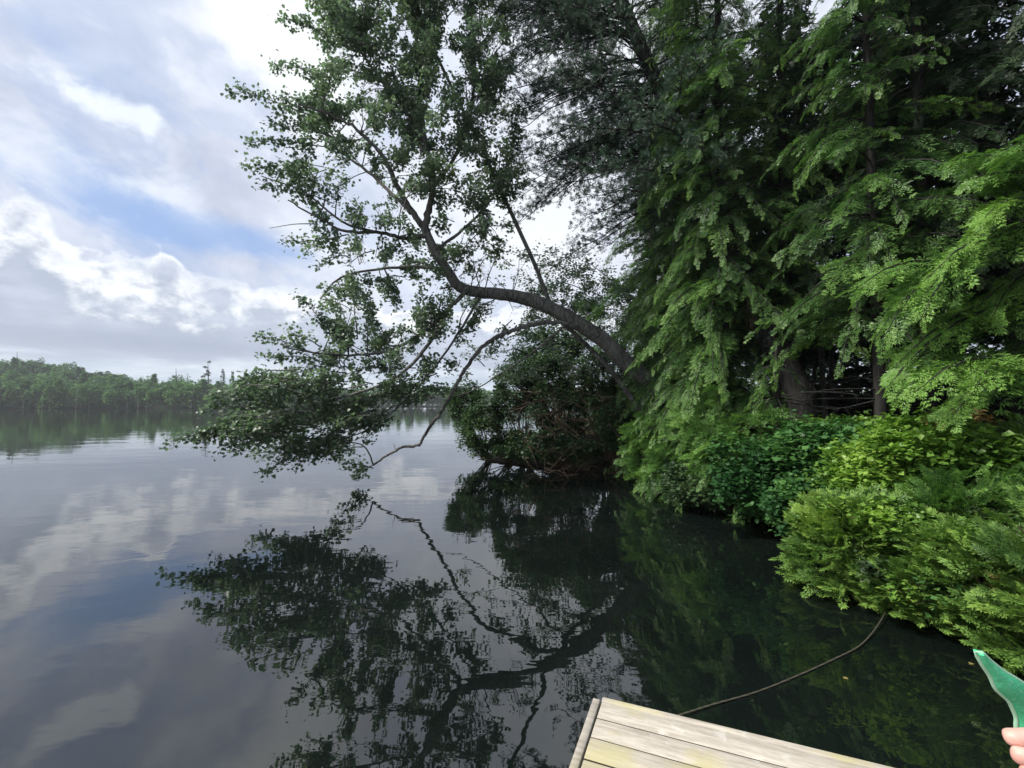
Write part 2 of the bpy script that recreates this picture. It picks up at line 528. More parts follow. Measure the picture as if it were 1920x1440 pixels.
def far_hill():
    acc = Acc(); pxs = np.arange(-900, 2301, 12.0); V = []
    offs = np.array([0, 4, 12, 30, 60, 110, 160])
    for px in pxs:
        d0 = shore_d(px); ry = np.interp(px, RIDGE[:, 0], RIDGE[:, 1])
        H = max(0.0, (757 - ry) / F_PX * (d0 + 70) - 13 + 2)
        for k, q in enumerate(offs):
            t = min(q / 80.0, 1.0); z = 0.6 * (k > 0) + H * t * t * (3 - 2 * t) - 0.3 * (k == 0)
            V.append([(px - CX) / F_PX * (d0 + q), d0 + q, z])
    nx, n = len(offs), len(pxs)
    i = np.arange(n - 1)[:, None] * nx; j = np.arange(nx - 1)[None]
    acc.add(V, np.stack([i + j, i + nx + j, i + nx + j + 1, i + j + 1], -1).reshape(-1, 4))
    m, nt, o = mat('wooded_ground'); b = principled(nt, mixc(noise(objco(), .2, 4), (.020, .034, .016), (.045, .075, .03)), .95, .05); nt.links.new(b.outputs[0], o.inputs[0])
    tag(acc.build('far_hill', m, smooth=True), kind='structure')


far_hill()


def crown_pts(n, rx, rz, lob=7, r=None, floor=-0.9):
    """random points through a lobed crown, denser near the outside"""
    r = r or rng
    d = r.normal(size=(n, 3)); d /= np.linalg.norm(d, axis=1)[:, None]
    c = r.normal(size=(lob, 3)); c /= np.linalg.norm(c, axis=1)[:, None]
    bumpy = 0.60 + 0.55 * np.max(np.clip(d @ c.T, 0, 1) ** 6, axis=1)
    rad = r.uniform(0.35, 1, n) ** 0.5 * bumpy
    p = d * rad[:, None]; p[:, 2] = np.maximum(p[:, 2], floor)
    return p * np.array([rx, rx, rz]), d


def far_tree_leaves(acc, x, y, z0, hgt, rx, n, size, kind):
    if kind == 'fir':
        t = rng.uniform(0.05, 1, n); a = rng.uniform(0, 2 * np.pi, n); w = rx * (1 - t) ** 0.8 * rng.uniform(.5, 1.1, n)
        p = np.stack([np.cos(a) * w, np.sin(a) * w, t * hgt], 1); d = np.stack([np.cos(a), np.sin(a), -0.2 + 0 * a], 1)
    else:
        p, d = crown_pts(n, rx, hgt * 0.42, 8); p[:, 2] += hgt * rng.uniform(.46, .56)
    base = rng.uniform(0.25, 0.85)
    scatter(acc, LEAF, p + [x, y, z0], np.arctan2(d[:, 1], d[:, 0]) + rng.uniform(-.8, .8, n), rng.uniform(-.9, .5, n), rng.uniform(-.6, .6, n),
            size * rng.uniform(.6, 1.3, n), base + rng.uniform(-.22, .22, n))


acc = Acc(); accT = Acc()
for row, off in enumerate((1.5, 7, 15, 26, 40, 58, 80)):
    px = -880.0
    while px < 2250:
        d0 = shore_d(px) + off + rng.uniform(-2.5, 2.5)
        ry = np.interp(px, RIDGE[:, 0], RIDGE[:, 1])
        H = max(0.0, (757 - ry) / F_PX * (shore_d(px) + 70) - 13 + 2)
        t = min(off / 80.0, 1.0); gz = 0.3 + H * t * t * (3 - 2 * t)
        x = (px - CX) / F_PX * d0
        hgt = rng.uniform(9.0, 15.0) if px < 480 else rng.uniform(10, 15)
        if row == 0: hgt *= 0.85
        vis = -60 < px < 900
        far_tree_leaves(acc, x, d0, gz, hgt, rng.uniform(2.4, 3.6), 620 if vis else 110, 1.15 if vis else 2.0, 'fir' if rng.random() < 0.16 else 'round')
        if row == 0 and vis and rng.random() < 0.75:
            hh = hgt * 0.75
            tube(accT, [[x + rng.uniform(-1, 1), d0 - 2.6, 0.2], [x + rng.uniform(-1.3, 1.3), d0 - 2.2, hh]], [0.13, 0.06], 5)
        px += rng.uniform(13, 22) * (1 if vis else 1.8) * (1 + row * 0.05)
far = acc.build('far_forest', M['farleaf'], tint=True)
tag(far, 'mixed green forest covering the low hill across the lake', 'forest', kind='stuff')
ft = accT.build('trunks', M['bark_pale'], far); ft['kind'] = 'stuff'

# single trees that stand out above the far treeline
for (px, py_top, kind, w, lab) in [
        (390, 676, 'pine', 3.2, 'tall ragged pine standing highest above the far treeline'),
        (330, 688, 'round', 3.6, 'rounded dark tree left of the ragged pine on the far shore'),
        (352, 698, 'round', 3.2, 'low rounded tree between the rounded dark tree and the ragged pine'),
        (418, 692, 'fir', 2.4, 'pointed fir just right of the ragged far pine'),
        (436, 697, 'fir', 2.0, 'slim pointed fir, second right of the ragged far pine'),
        (494, 698, 'fir', 2.6, 'dark pointed fir alone on the low far treeline'),
        (32, 658, 'round', 4.0, 'broad rounded treetop at the left end of the far ridge'),
        (530, 705, 'fir', 2.0, 'small pointed fir beside the overhanging maple leaves on the far shore')]:
    d = shore_d(px) + (20 if px > 100 else 70); top_p = P(px, py_top, d)
    ry = np.interp(px, RIDGE[:, 0], RIDGE[:, 1]); H = max(0.0, (757 - ry) / F_PX * (shore_d(px) + 70) - 11)
    t = min((d - shore_d(px)) / 80.0, 1.0); gz = 0.3 + H * t * t * (3 - 2 * t)
    hgt = top_p[2] - gz
    e = empty('tall_tree', (top_p[0], d, gz)); tag(e, lab, 'tree', 'trees standing above the far treeline')
    a = Acc(); tube(a, [[top_p[0], d, gz - .3], [top_p[0] + .4, d, gz + hgt * .6], [top_p[0], d, gz + hgt * .97]], [.35, .22, .06], 6); a.build('trunk', M['bark_dark'], e)
    a = Acc()
    if kind == 'pine':
        for q in range(9):
            s = rng.uniform(.55, .98); ang = rng.uniform(0, 6.28); rr = w * (1.2 - s) * rng.uniform(.6, 1.4)
            c = np.array([top_p[0] + math.cos(ang) * rr, d + math.sin(ang) * rr, gz + hgt * s])
            p, dd = crown_pts(60, 1.15, 0.7, 5)
            scatter(a, LEAF, p + c, rng.uniform(0, 6.28, 60), rng.uniform(-.8, .8, 60), rng.uniform(-.6, .6, 60), .6, .15 + rng.uniform(-.1, .1, 60))
    else:
        far_tree_leaves(a, top_p[0], d, gz, hgt, w, 500, 0.7, kind)
    a.build('crown', M['farleaf'] if kind == 'round' else M['pine'], e, tint=True)

# ------------------------------------------------------------------ haze over the lake
HAZE = 0.00035
m, nt, o = mat('haze_air'); pv = nt.nodes.new('ShaderNodeVolumePrincipled'); pv.inputs['Density'].default_value = HAZE
pv.inputs['Color'].default_value = (.90, .94, 1, 1); pv.inputs['Anisotropy'].default_value = 0.2
nt.links.new(pv.outputs[0], o.inputs['Volume'])
try: m.cycles.homogeneous_volume = True
except Exception: pass
a = Acc(); X0, X1, Y0, Y1, Z0, Z1 = -800, 800, -160, 620, -3.0, 70.0
a.add([[X0, Y0, Z0], [X1, Y0, Z0], [X1, Y1, Z0], [X0, Y1, Z0], [X0, Y0, Z1], [X1, Y0, Z1], [X1, Y1, Z1], [X0, Y1, Z1]],
      [[3, 2, 1, 0], [4, 5, 6, 7], [0, 1, 5, 4], [1, 2, 6, 5], [2, 3, 7, 6], [3, 0, 4, 7]])
tag(a.build('haze', m), 'thin pale haze in the air over the lake', kind='stuff')

# ------------------------------------------------------------------ the leaning maple
def pp(lst):
    return np.array([P(a, b, c) for a, b, c in lst])


def in_poly(x, y, poly):
    c = np.zeros(np.shape(x), bool); n = len(poly)
    for i in range(n):
        (x1, y1), (x2, y2) = poly[i], poly[(i + 1) % n]
        if y1 == y2: continue
        k = ((y1 > y) != (y2 > y)) & (x < (x2 - x1) * (y - y1) / (y2 - y1) + x1)
        c ^= k
    return c


base = np.array([5.6, 12.3, 1.2])
maple = empty('leaning_maple', base)
tag(maple, 'maple with thick trunk arching out over the lake, broad leafy crown', 'tree')
wood = Acc(); LIMB = []      # limb nodes to hang boughs on: position, radius


def limb(pts, r0, r1, acc=None, n=8, keep=True):
    s = smooth_path(pts, 6); t = np.linspace(0, 1, len(s))
    s[1:-1] += rng.normal(0, 0.012, (len(s) - 2, 3)) * min(1, r0 * 12)
    tube(acc or wood, s, r0 + (r1 - r0) * t, n, wob=0.08)
    if keep: LIMB.extend(s[len(s) // 4:])
    return s


trunk_pts = np.vstack([[base - [0, 0, .3]], [base + [-0.5, 0, .5]], pp([(1250, 735, 12.4), (1185, 690, 12.2), (1130, 637, 12.0), (1070, 598, 11.8), (1010, 568, 11.6), (950, 553, 11.4),
                (890, 547, 11.2), (858, 535, 11.1), (838, 505, 11.0), (815, 470, 11.0), (795, 425, 10.9)])])
s = smooth_path(trunk_pts, 6); tt = np.linspace(0, 1, len(s))
tube(wood, s, np.interp(tt, [0, .15, .45, .7, 1], [.33, .235, .18, .135, .098]), 12, wob=0.06)
LIMB.extend(s[int(len(s) * .55):]); s_tr = s.copy()
limb(pp([(798, 430, 10.9), (770, 395, 10.8), (745, 350, 10.7), (722, 300, 10.5), (690, 262, 10.4), (640, 225, 10.2), (560, 195, 10.0)]), .085, .02)
limb(pp([(797, 425, 10.9), (805, 390, 10.9), (812, 352, 11.0), (805, 300, 11.0), (790, 250, 11.0), (755, 200, 11.0), (700, 130, 10.8), (650, 60, 10.7)]), .09, .025)
limb(pp([(792, 290, 11.0), (785, 200, 11.3), (790, 100, 11.5), (800, -40, 11.7), (790, -160, 11.9)]), .06, .02)
limb(pp([(812, 350, 11.0), (850, 300, 11.4), (880, 220, 11.8), (890, 120, 12.0), (880, 0, 12.2), (890, -140, 12.4)]), .055, .018)
limb(pp([(800, 440, 10.9), (760, 448, 10.7), (715, 436, 10.5), (650, 434, 10.3), (600, 410, 10.1), (540, 375, 9.9)]), .06, .015)
limb(pp([(700, 434, 10.5), (640, 415, 10.4), (570, 360, 10.3), (490, 330, 10.2)]), .035, .012)
limb(pp([(596, 420, 10.2), (555, 420, 10.1), (505, 428, 10.0)]), .014, .005)
limb(pp([(838, 505, 11.0), (780, 500, 11.2), (710, 505, 11.2), (640, 520, 11.0), (600, 560, 10.9)]), .05, .015)
limb(pp([(870, 548, 11.1), (835, 585, 10.9), (790, 625, 10.6), (720, 660, 10.3), (620, 665, 10.1), (530, 650, 10.0)]), .06, .015)
limb(pp([(840, 580, 10.9), (800, 650, 10.3), (740, 710, 9.9), (640, 745, 9.5), (520, 775, 9.2), (400, 805, 9.0)]), .05, .012)
limb(pp([(900, 556, 11.2), (850, 640, 10.8), (780, 730, 10.3), (700, 800, 10.0), (620, 830, 9.8)]), .035, .01)
limb(pp([(770, 400, 10.8), (700, 330, 11.6), (640, 280, 12.2), (600, 200, 12.6)]), .05, .015)
limb(pp([(815, 470, 11.0), (880, 420, 11.6), (930, 360, 12.0), (960, 280, 12.3)]), .045, .012)
# crooked low branch reaching down to the water
limb(pp([(1085, 612, 11.8), (1045, 604, 11.7), (1000, 608, 11.65), (955, 622, 11.6), (915, 642, 11.5), (888, 670, 11.5), (865, 705, 11.5), (845, 742, 11.5),
         (822, 780, 11.5), (806, 800, 11.5), (790, 828, 11.5), (783, 836, 11.5), (755, 838, 11.5), (738, 847, 11.5), (715, 862, 11.5), (700, 872, 11.5)]), .062, .026, keep=False)
limb(pp([(700, 872, 11.5), (692, 850, 11.4), (678, 834, 11.3), (655, 829, 11.2), (632, 829, 11.1)]), .022, .010)
limb(pp([(702, 871, 11.5), (680, 880, 11.4), (655, 876, 11.3)]), .016, .006)
limb(pp([(742, 845, 11.5), (738, 832, 11.5)]), .010, .005, keep=False)
limb(pp([(1060, 610, 11.8), (1000, 660, 12.2), (940, 700, 12.6), (880, 735, 12.9), (830, 745, 13)]), .03, .01, keep=False)
for q in range(46):      # stubs and fine dead twigs along the arch
    i = rng.integers(int(len(s_tr) * .25), len(s_tr)); p0 = s_tr[i]; d_ = np.array([rng.normal(0, .5), rng.normal(0, .5), abs(rng.normal(.3, .6)) * rng.choice([1, 1, -1])]); l = rng.uniform(.25, .95)
    if rng.random() < .2: tube(wood, [p0, p0 + d_ * .28], [.035, .018], 6); continue
    p1 = p0 + d_ * l; md = (p0 + p1) / 2 + rng.normal(0, .06, 3); tube(wood, smooth_path([p0, md, p1], 3), np.linspace(.014, .003, 7), 4)
    for g in range(3): m0 = md + (p1 - md) * rng.random(); tube(wood, [m0, m0 + rng.normal(0, .18, 3)], [.005, .002], 3)
wood.build('trunk', M['bark'], maple, smooth=True)
LIMB = np.array(LIMB)

leafL = {k: [] for k in ('pos', 'yaw', 'pit', 'rol', 'sc', 'ti')}
twigs = Acc()


def maple_spray(p0, p1, width, dens=1.0, size=0.078):
    p0 = np.asarray(p0, float); p1 = np.asarray(p1, float); ax = p1 - p0; L = np.linalg.norm(ax)
    if L < .05: return
    k = max(3, int(L / 0.3)); t = np.linspace(0, 1, k + 1)
    c = p0 + ax * t[:, None] + rng.normal(0, .03 * L, (k + 1, 3)) * np.sin(np.pi * t)[:, None]
    c[:, 2] += 0.06 * L * np.sin(np.pi * t)
    tube(twigs, c, np.linspace(.016, .005, k + 1), 4)
    axn = ax / L; tint0 = rng.uniform(.2, .65); ya = math.atan2(axn[1], axn[0]); pa = math.asin(np.clip(axn[2], -1, 1))
    n = int(max(5, L / 0.14) * dens)
    for i in range(n):
        u = 0.12 + 0.88 * (i + rng.random()) / n
        q = c[0] + ax * u; q = np.array([np.interp(u, t, c[:, j]) for j in range(3)])
        ang = rng.choice([-1, 1]) * R(rng.uniform(15, 70)) * (1.15 - u * .8)
        el_ = pa + R(rng.normal(0, 32)) * (1.1 - .6 * u)
        l = width * rng.uniform(.5, 1.15) * (1.05 - .72 * u)
        d = np.array([math.cos(ya + ang) * math.cos(el_), math.sin(ya + ang) * math.cos(el_), math.sin(el_)])
        nn = max(2, int(l / 0.075)); e_ = q + d * l
        tube(twigs, np.array([q, (q + e_) / 2 + rng.normal(0, .02, 3), e_]), [.006, .004, .003], 3)
        m = nn * 10
        s = rng.uniform(.1, 1.08, m) ** .8
        pos = q + d * l * s[:, None] + rng.normal(0, .075, (m, 3))
        leafL['pos'].append(pos); leafL['yaw'].append(ya + ang + rng.normal(0, 1.0, m)); leafL['pit'].append(rng.normal(-.45, .5, m))
        leafL['rol'].append(rng.normal(0, .6, m)); leafL['sc'].append(size * rng.uniform(.6, 1.2, m)); leafL['ti'].append(tint0 + rng.normal(0, .12, m))


def near_limb(p):
    d = np.linalg.norm(LIMB - p, axis=1); i = np.argsort(d)[rng.integers(0, 5)]
    return LIMB[i]


# outline sprays: start, tip (photo positions with distance ahead), width in m
OUT = [((690, 90), (530, 36), 9.9, .42), ((640, 150), (512, 128), 9.9, .36), ((600, 225), (437, 172), 9.8, .50), ((620, 255), (505, 232), 10, .42),
       ((610, 275), (466, 268), 9.9, .30), ((600, 345), (460, 312), 9.9, .50), ((620, 380), (486, 352), 10, .42), ((640, 60), (575, -20), 10.2, .5),
       ((640, 20), (600, -60), 10.4, .6), ((600, 455), (540, 450), 10, .32), ((650, 440), (575, 470), 10, .42), ((650, 480), (600, 500), 10.2, .3),
       ((700, 560), (610, 540), 10.6, .55), ((640, 650), (563, 556), 10.0, .34), ((640, 640), (590, 590), 10.1, .35), ((600, 665), (484, 632), 9.9, .30),
       ((600, 650), (540, 625), 9.9, .38), ((640, 690), (495, 668), 9.9, .30), ((700, 470), (650, 500), 10.6, .45), ((760, 520), (680, 530), 10.7, .5),
       ((650, 700), (545, 700), 10, .4), ((720, 690), (620, 710), 10, .45), ((700, 720), (600, 720), 10, .4), ((780, 690), (700, 700), 10.3, .45),
       # low mass over the water
       ((470, 800), (318, 828), 8.9, .26), ((500, 780), (370, 820), 9.0, .34), ((520, 760), (372, 770), 9.1, .38), ((560, 740), (400, 742), 9.2, .38),
       ((620, 740), (470, 715), 9.3, .36), ((560, 800), (440, 840), 9.1, .34), ((600, 800), (480, 830), 9.2, .4), ((620, 800), (500, 884), 9.3, .38),
       ((660, 800), (560, 870), 9.4, .36), ((700, 770), (590, 830), 9.6, .42), ((720, 740), (600, 780), 9.6, .5), ((740, 760), (650, 830), 9.8, .4),
       ((780, 720), (680, 760), 10.0, .5), ((820, 700), (740, 750), 10.2, .42), ((690, 720), (560, 750), 9.4, .5), ((640, 760), (520, 790), 9.2, .5),
       ((700, 878), (640, 868), 11.2, .22), ((680, 838), (628, 850), 11.1, .22), ((690, 880), (670, 893), 11.3, .18), ((660, 830), (620, 835), 11.0, .22),
       ((930, 560), (880, 610), 11.3, .35), ((960, 560), (930, 520), 11.4, .35), ((900, 560), (860, 640), 11.2, .4), ((1000, 570), (985, 640), 11.8, .4), ((960, 600), (920, 660), 11.8, .4), ((1050, 590), (1060, 540), 11.9, .35), ((900, 540), (880, 480), 11.2, .4), ((860, 520), (930, 470), 11.3, .4),
       ((740, 780), (690, 820), 10.2, .3), ((770, 740), (830, 730), 10.6, .35)]
for a, b_, d, w in OUT:
    maple_spray(P(*a, d + .35), P(*b_, d - .15), w, 1.1)
for q in range(66):
    LOWP = [(325, 830), (430, 775), (385, 735), (470, 700), (600, 715), (830, 735), (770, 765), (700, 790), (640, 830), (590, 855), (505, 885), (470, 850), (400, 850)]
    while True:
        x, y = rng.uniform(325, 830), rng.uniform(700, 885)
        if in_poly(np.array(x), np.array(y), LOWP): break
    d = 8.9 + (x - 330) / 500 * 1.5 + rng.normal(0, .4)
    tip = P(x, y, d); maple_spray(tip + np.array([rng.uniform(.4, .9), .25, rng.uniform(-.05, .25)]), tip, .3, .9)
POLY = [(600, -170), (585, 20), (590, 120), (560, 200), (555, 290), (540, 330), (580, 420), (620, 470), (650, 480), (640, 560), (610, 600), (620, 640), (590, 690),
        (620, 725), (720, 735), (830, 720), (900, 650), (910, 560), (950, 460), (985, 330), (975, 150), (960, -170)]
HOLES = [(760, 60, 16), (930, 90, 22), (880, 180, 18), (600, 330, 12), (700, 400, 18), (860, 440, 16), (790, 650, 14), (930, 300, 20), (640, 100, 12), (850, 30, 14), (680, 160, 12), (690, 482, 34), (632, 512, 22), (672, 238, 27), (745, 338, 20), (678, 318, 24), (770, 545, 14), (655, 585, 18), (725, 600, 20), (905, 520, 38), (760, 385, 22),
         (700, 712, 20), (640, 690, 16), (805, 395, 14), (838, 110, 22), (700, 165, 16), (870, 590, 18), (655, 720, 14), (930, 430, 18), (610, 300, 22), (840, 350, 12), (585, 590, 10), (665, 655, 14), (740, 260, 14)]
cnt = 0
while cnt < 520:
    x, y = rng.uniform(540, 990), rng.uniform(-170, 735)
    if y > 300 and rng.random() < .3: continue
    if not in_poly(np.array(x), np.array(y), POLY): continue
    if x > 900 and rng.random() < .25: continue
    d = 10.9 + rng.normal(0, .8)
    tip = P(x, y, d); st = near_limb(tip); v_ = tip - st; L = np.linalg.norm(v_)
    if L > 1.3: st = tip - v_ / L * rng.uniform(.6, 1.3)
    maple_spray(st, tip, rng.uniform(.28, .5), .85); cnt += 1
for q in range(70):      # fine growth above, below and behind the arching trunk
    x, y = rng.uniform(850, 1170), rng.uniform(470, 720)
    if abs(y - np.interp(x, [850, 950, 1050, 1170], [535, 553, 590, 680])) < 18: continue
    tip = P(x, y, rng.uniform(12.2, 13.6)); maple_spray(tip + [rng.uniform(.3, .7), rng.uniform(-.2, .2), rng.uniform(-.5, .3)], tip, .28, .55, size=.066)
lp = {k: np.concatenate(v) for k, v in leafL.items()}
hx, hy = project(lp['pos']); keep = np.ones(len(hx), bool)
for a, b_, r_ in HOLES:
    ang = np.arctan2(hy - b_, hx - a)
    keep &= ~(((hx - a) ** 2 + (hy - b_) ** 2 < (r_ * (1 + .3 * np.sin(3 * ang + a) + .2 * np.sin(5 * ang + b_))) ** 2) & (rng.random(len(hx)) < .93))
for k in lp: lp[k] = lp[k][keep]
acc = Acc(); scatter(acc, MAPLE, lp['pos'], lp['yaw'], lp['pit'], lp['rol'], lp['sc'], lp['ti'])
crown = acc.build('crown', M['maple'], maple, tint=True)
twigs.build('twigs', M['bark'], maple)
print('maple leaves', len(lp['pos']))

# straight thin sapling crossing behind the maple
e = empty('leaning_sapling', (4.2, 12.6, 1.0)); tag(e, 'thin straight sapling slanting up left from the thick arching trunk, leafy stem', 'tree')
a = Acc(); st = smooth_path(np.vstack([[[4.2, 12.6, .8]], pp([(1150, 700, 12.4), (1045, 590, 12.2), (1000, 490, 12.1), (945, 370, 12), (900, 270, 12), (850, 170, 12), (800, 60, 12), (760, -60, 12)])]), 5)
tube(a, st, np.linspace(.075, .03, len(st)), 7, wob=.08)
L2 = []
for q in range(26):
    p0 = st[rng.integers(int(len(st) * .45), len(st))]; ang = rng.uniform(0, 6.28); l = rng.uniform(.3, .75)
    p1 = p0 + np.array([math.cos(ang) * l, math.sin(ang) * l * .7, rng.uniform(-.1, .35)]); tube(a, [p0, (p0 + p1) / 2 + [0, 0, .04], p1], [.014, .01, .005], 4)
    L2.append((p0, p1))
a.build('trunk', M['bark'], e, smooth=True)
a = Acc()
for p0, p1 in L2:
    n = 85; s = rng.random(n)[:, None]; pos = p0 * (1 - s) + p1 * s + rng.normal(0, .10, (n, 3))
    scatter(a, LEAF, pos, rng.uniform(0, 6.28, n), rng.normal(-.3, .5, n), rng.normal(0, .6, n), .09 * rng.uniform(.6, 1.2, n), rng.uniform(.3, .8) + rng.normal(0, .1, n))
a.build('crown', M['vine'], e, tint=True)

# ------------------------------------------------------------------ big leaning pine
PB = P(1500, 757, 9.0); PB[2] = ground_z(PB[0], PB[1]) - .1
pine = empty('leaning_pine', PB); tag(pine, 'tall dark pine leaning left over the lake, bare thin branches along its trunk', 'tree')
a = Acc()
st = smooth_path(np.vstack([[PB], pp([(1498, 740, 9.0), (1462, 670, 9.2), (1425, 590, 9.5), (1388, 480, 9.9), (1335, 370, 10.3), (1275, 240, 10.6), (1220, 130, 10.8), (1165, 0, 11.0), (1120, -130, 11.0), (1085, -280, 11), (1060, -430, 11)])]), 6)
tube(a, st, np.interp(np.linspace(0, 1, len(st)), [0, .1, .4, .7, 1], [.34, .26, .20, .155, .06]), 14, wob=.05)
npos, nyaw, npit, nt_ = [], [], [], []


def pine_branch(p0, az_, L, up, fol=True, r=.028):
    k = 7; t = np.linspace(0, 1, k)
    c = p0 + np.stack([np.cos(az_) * L * t, np.sin(az_) * L * t, L * (up * t - .22 * t * t)], 1) + rng.normal(0, .035 * L, (k, 3)) * t[:, None] * .6
    tube(a, c, np.linspace(r, .006, k), 5)
    nb = int(L / .16)
    for i in range(nb):
        u = .18 + .8 * (i + rng.random()) / nb
        q = np.array([np.interp(u, t, c[:, j]) for j in range(3)])
        s = rng.choice([-1, 1]); a2 = az_ + s * R(rng.uniform(25, 65)); l = (.18 + .34 * (1 - u)) * L * .5 * rng.uniform(.6, 1.2)
        m = 4; t2 = np.linspace(0, 1, m); d = np.array([math.cos(a2), math.sin(a2), rng.uniform(-.15, .4)])
        c2 = q + d * l * t2[:, None] + rng.normal(0, .025, (m, 3)) * t2[:, None]
        tube(a, c2, np.linspace(r * .4, .004, m), 3)
        if not fol and u < .5: continue
        for w in range(int(l / .085) + 1):
            g = rng.uniform(.25, 1); p = q + d * l * g + rng.normal(0, .05, 3)
            npos.append(p); nyaw.append(a2 + rng.normal(0, .7)); npit.append(rng.uniform(-.3, .9)); nt_.append(rng.uniform(.1, .6))


for q in range(190):
    i = rng.integers(int(len(st) * .42), len(st)); p0 = st[i] + rng.normal(0, .03, 3)
    az_ = math.pi + rng.normal(0, 1.0) if rng.random() < .8 else rng.uniform(0, 6.28)
    hgt = (i / len(st) - .42) / .58
    L = rng.uniform(1.6, 3.7) * (1 - .35 * hgt)
    if math.cos(az_) > 0: L *= .35
    if p0[2] < 6.5: L *= .4
    pine_branch(p0, az_, L, rng.uniform(-.05, .35), r=rng.uniform(.014, .030))
# filling foliage boughs traced on the left side of the trunk
for (x0, y0), (x1, y1) in [((1180, 60), (930, 30)), ((1180, 60), (960, 100)), ((1200, 110), (980, 170)), ((1215, 130), (1000, 230)), ((1235, 170), (1040, 260)), ((1250, 200), (1060, 310)), ((1265, 230), (960, 340)),
                           ((1270, 250), (1020, 380)), ((1150, -20), (900, -10)), ((1150, -20), (950, 60)), ((1200, 90), (1010, 40)), ((1230, 160), (900, 200)), ((1300, 300), (1000, 300)), ((1240, 180), (1130, 300)), ((1130, -80), (900, -100)), ((1170, 20), (1330, -30)), ((1200, 90), (1300, 60)), ((1140, -40), (880, 80)), ((1190, 60), (900, 130)), ((1160, 0), (930, 180)), ((1180, 40), (880, 30)), ((1220, 130), (930, 260)), ((1250, 200), (970, 420)), ((1240, 190), (940, 320)), ((1280, 280), (980, 380)), ((1310, 330), (1080, 430)), ((1320, 350), (1050, 480)), ((1150, -30), (1000, 0)), ((1100, -200), (900, -60))]:
    for rep in range(2):
        p0 = P(x0, y0, 10.7); p1 = P(x1 + rng.uniform(-25, 25), y1 + rng.uniform(-25, 25), 11.0 + rng.uniform(-.2, 2.2)); v_ = p1 - p0
        L = math.hypot(v_[0], v_[1]); pine_branch(p0, math.atan2(v_[1], v_[0]), L, v_[2] / L + .22, r=.026)
for y in range(300, 640, 16):     # dead stubs lower down
    i = int(np.interp(y, [-430, 757], [len(st) - 1, 0])); pine_branch(st[i], rng.uniform(2.2, 4.4), rng.uniform(.4, 1.1), rng.uniform(-.2, .2), fol=False, r=.016)
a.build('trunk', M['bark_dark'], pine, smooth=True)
a = Acc(); n = len(npos)
for rep in range(1):
    scatter_mix(a, NEED, np.array(npos) + rng.normal(0, .04, (n, 3)), np.array(nyaw) + rng.normal(0, .4, n), np.array(npit), rng.uniform(0, 6, n), .14 * rng.uniform(.7, 1.3, n), np.array(nt_))
a.build('crown', M['pine'], pine, tint=True); print('pine tufts', n)


# ------------------------------------------------------------------ hemlocks
def bough(W, S, p0, az_, L, up=.15, droop=.45, fine=True, tint=None, step=.075):
    """W wood accumulator, S dict of spray transforms"""
    tint = rng.uniform(.15, .6) if tint is None else tint
    k = 6; t = np.linspace(0, 1, k)
    fx = lambda u: p0 + np.stack([np.cos(az_ + .12 * u) * L * u, np.sin(az_ + .12 * u) * L * u, L * (up * u - droop * u * u)], -1)
    tube(W, fx(t), np.linspace(.010 + .007 * L, .004, k), 4)
    n = max(4, int(L / step)); u = .14 + .86 * (np.arange(n) + rng.random(n)) / n
    s = np.where(np.arange(n) % 2, 1, -1)
    p = fx(u); slope = up - 2 * droop * u
    yaw = az_ + s * R(1) * (62 - 38 * u) + rng.normal(0, .15, n)
    sz = np.clip((.22 + .40 * (1 - u)) * np.clip(L, .6, 1.7) * .5, .16, .40) * rng.uniform(.8, 1.15, n)
    S['p'].append(p); S['y'].append(yaw); S['pi'].append(slope * .6 - .18 + rng.normal(0, .22, n)); S['r'].append(rng.normal(0, .48, n))
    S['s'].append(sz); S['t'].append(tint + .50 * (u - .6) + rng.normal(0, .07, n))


def newS(): return {k: [] for k in ('p', 'y', 'pi', 'r', 's', 't')}


def flush(S, protos, name, material, parent):
    A = Acc(); c = {k: np.concatenate(v) for k, v in S.items()}
    scatter_mix(A, protos, c['p'], c['y'], c['pi'], c['r'], c['s'], c['t'])
    return A.build(name, material, parent, tint=True), len(c['p'])


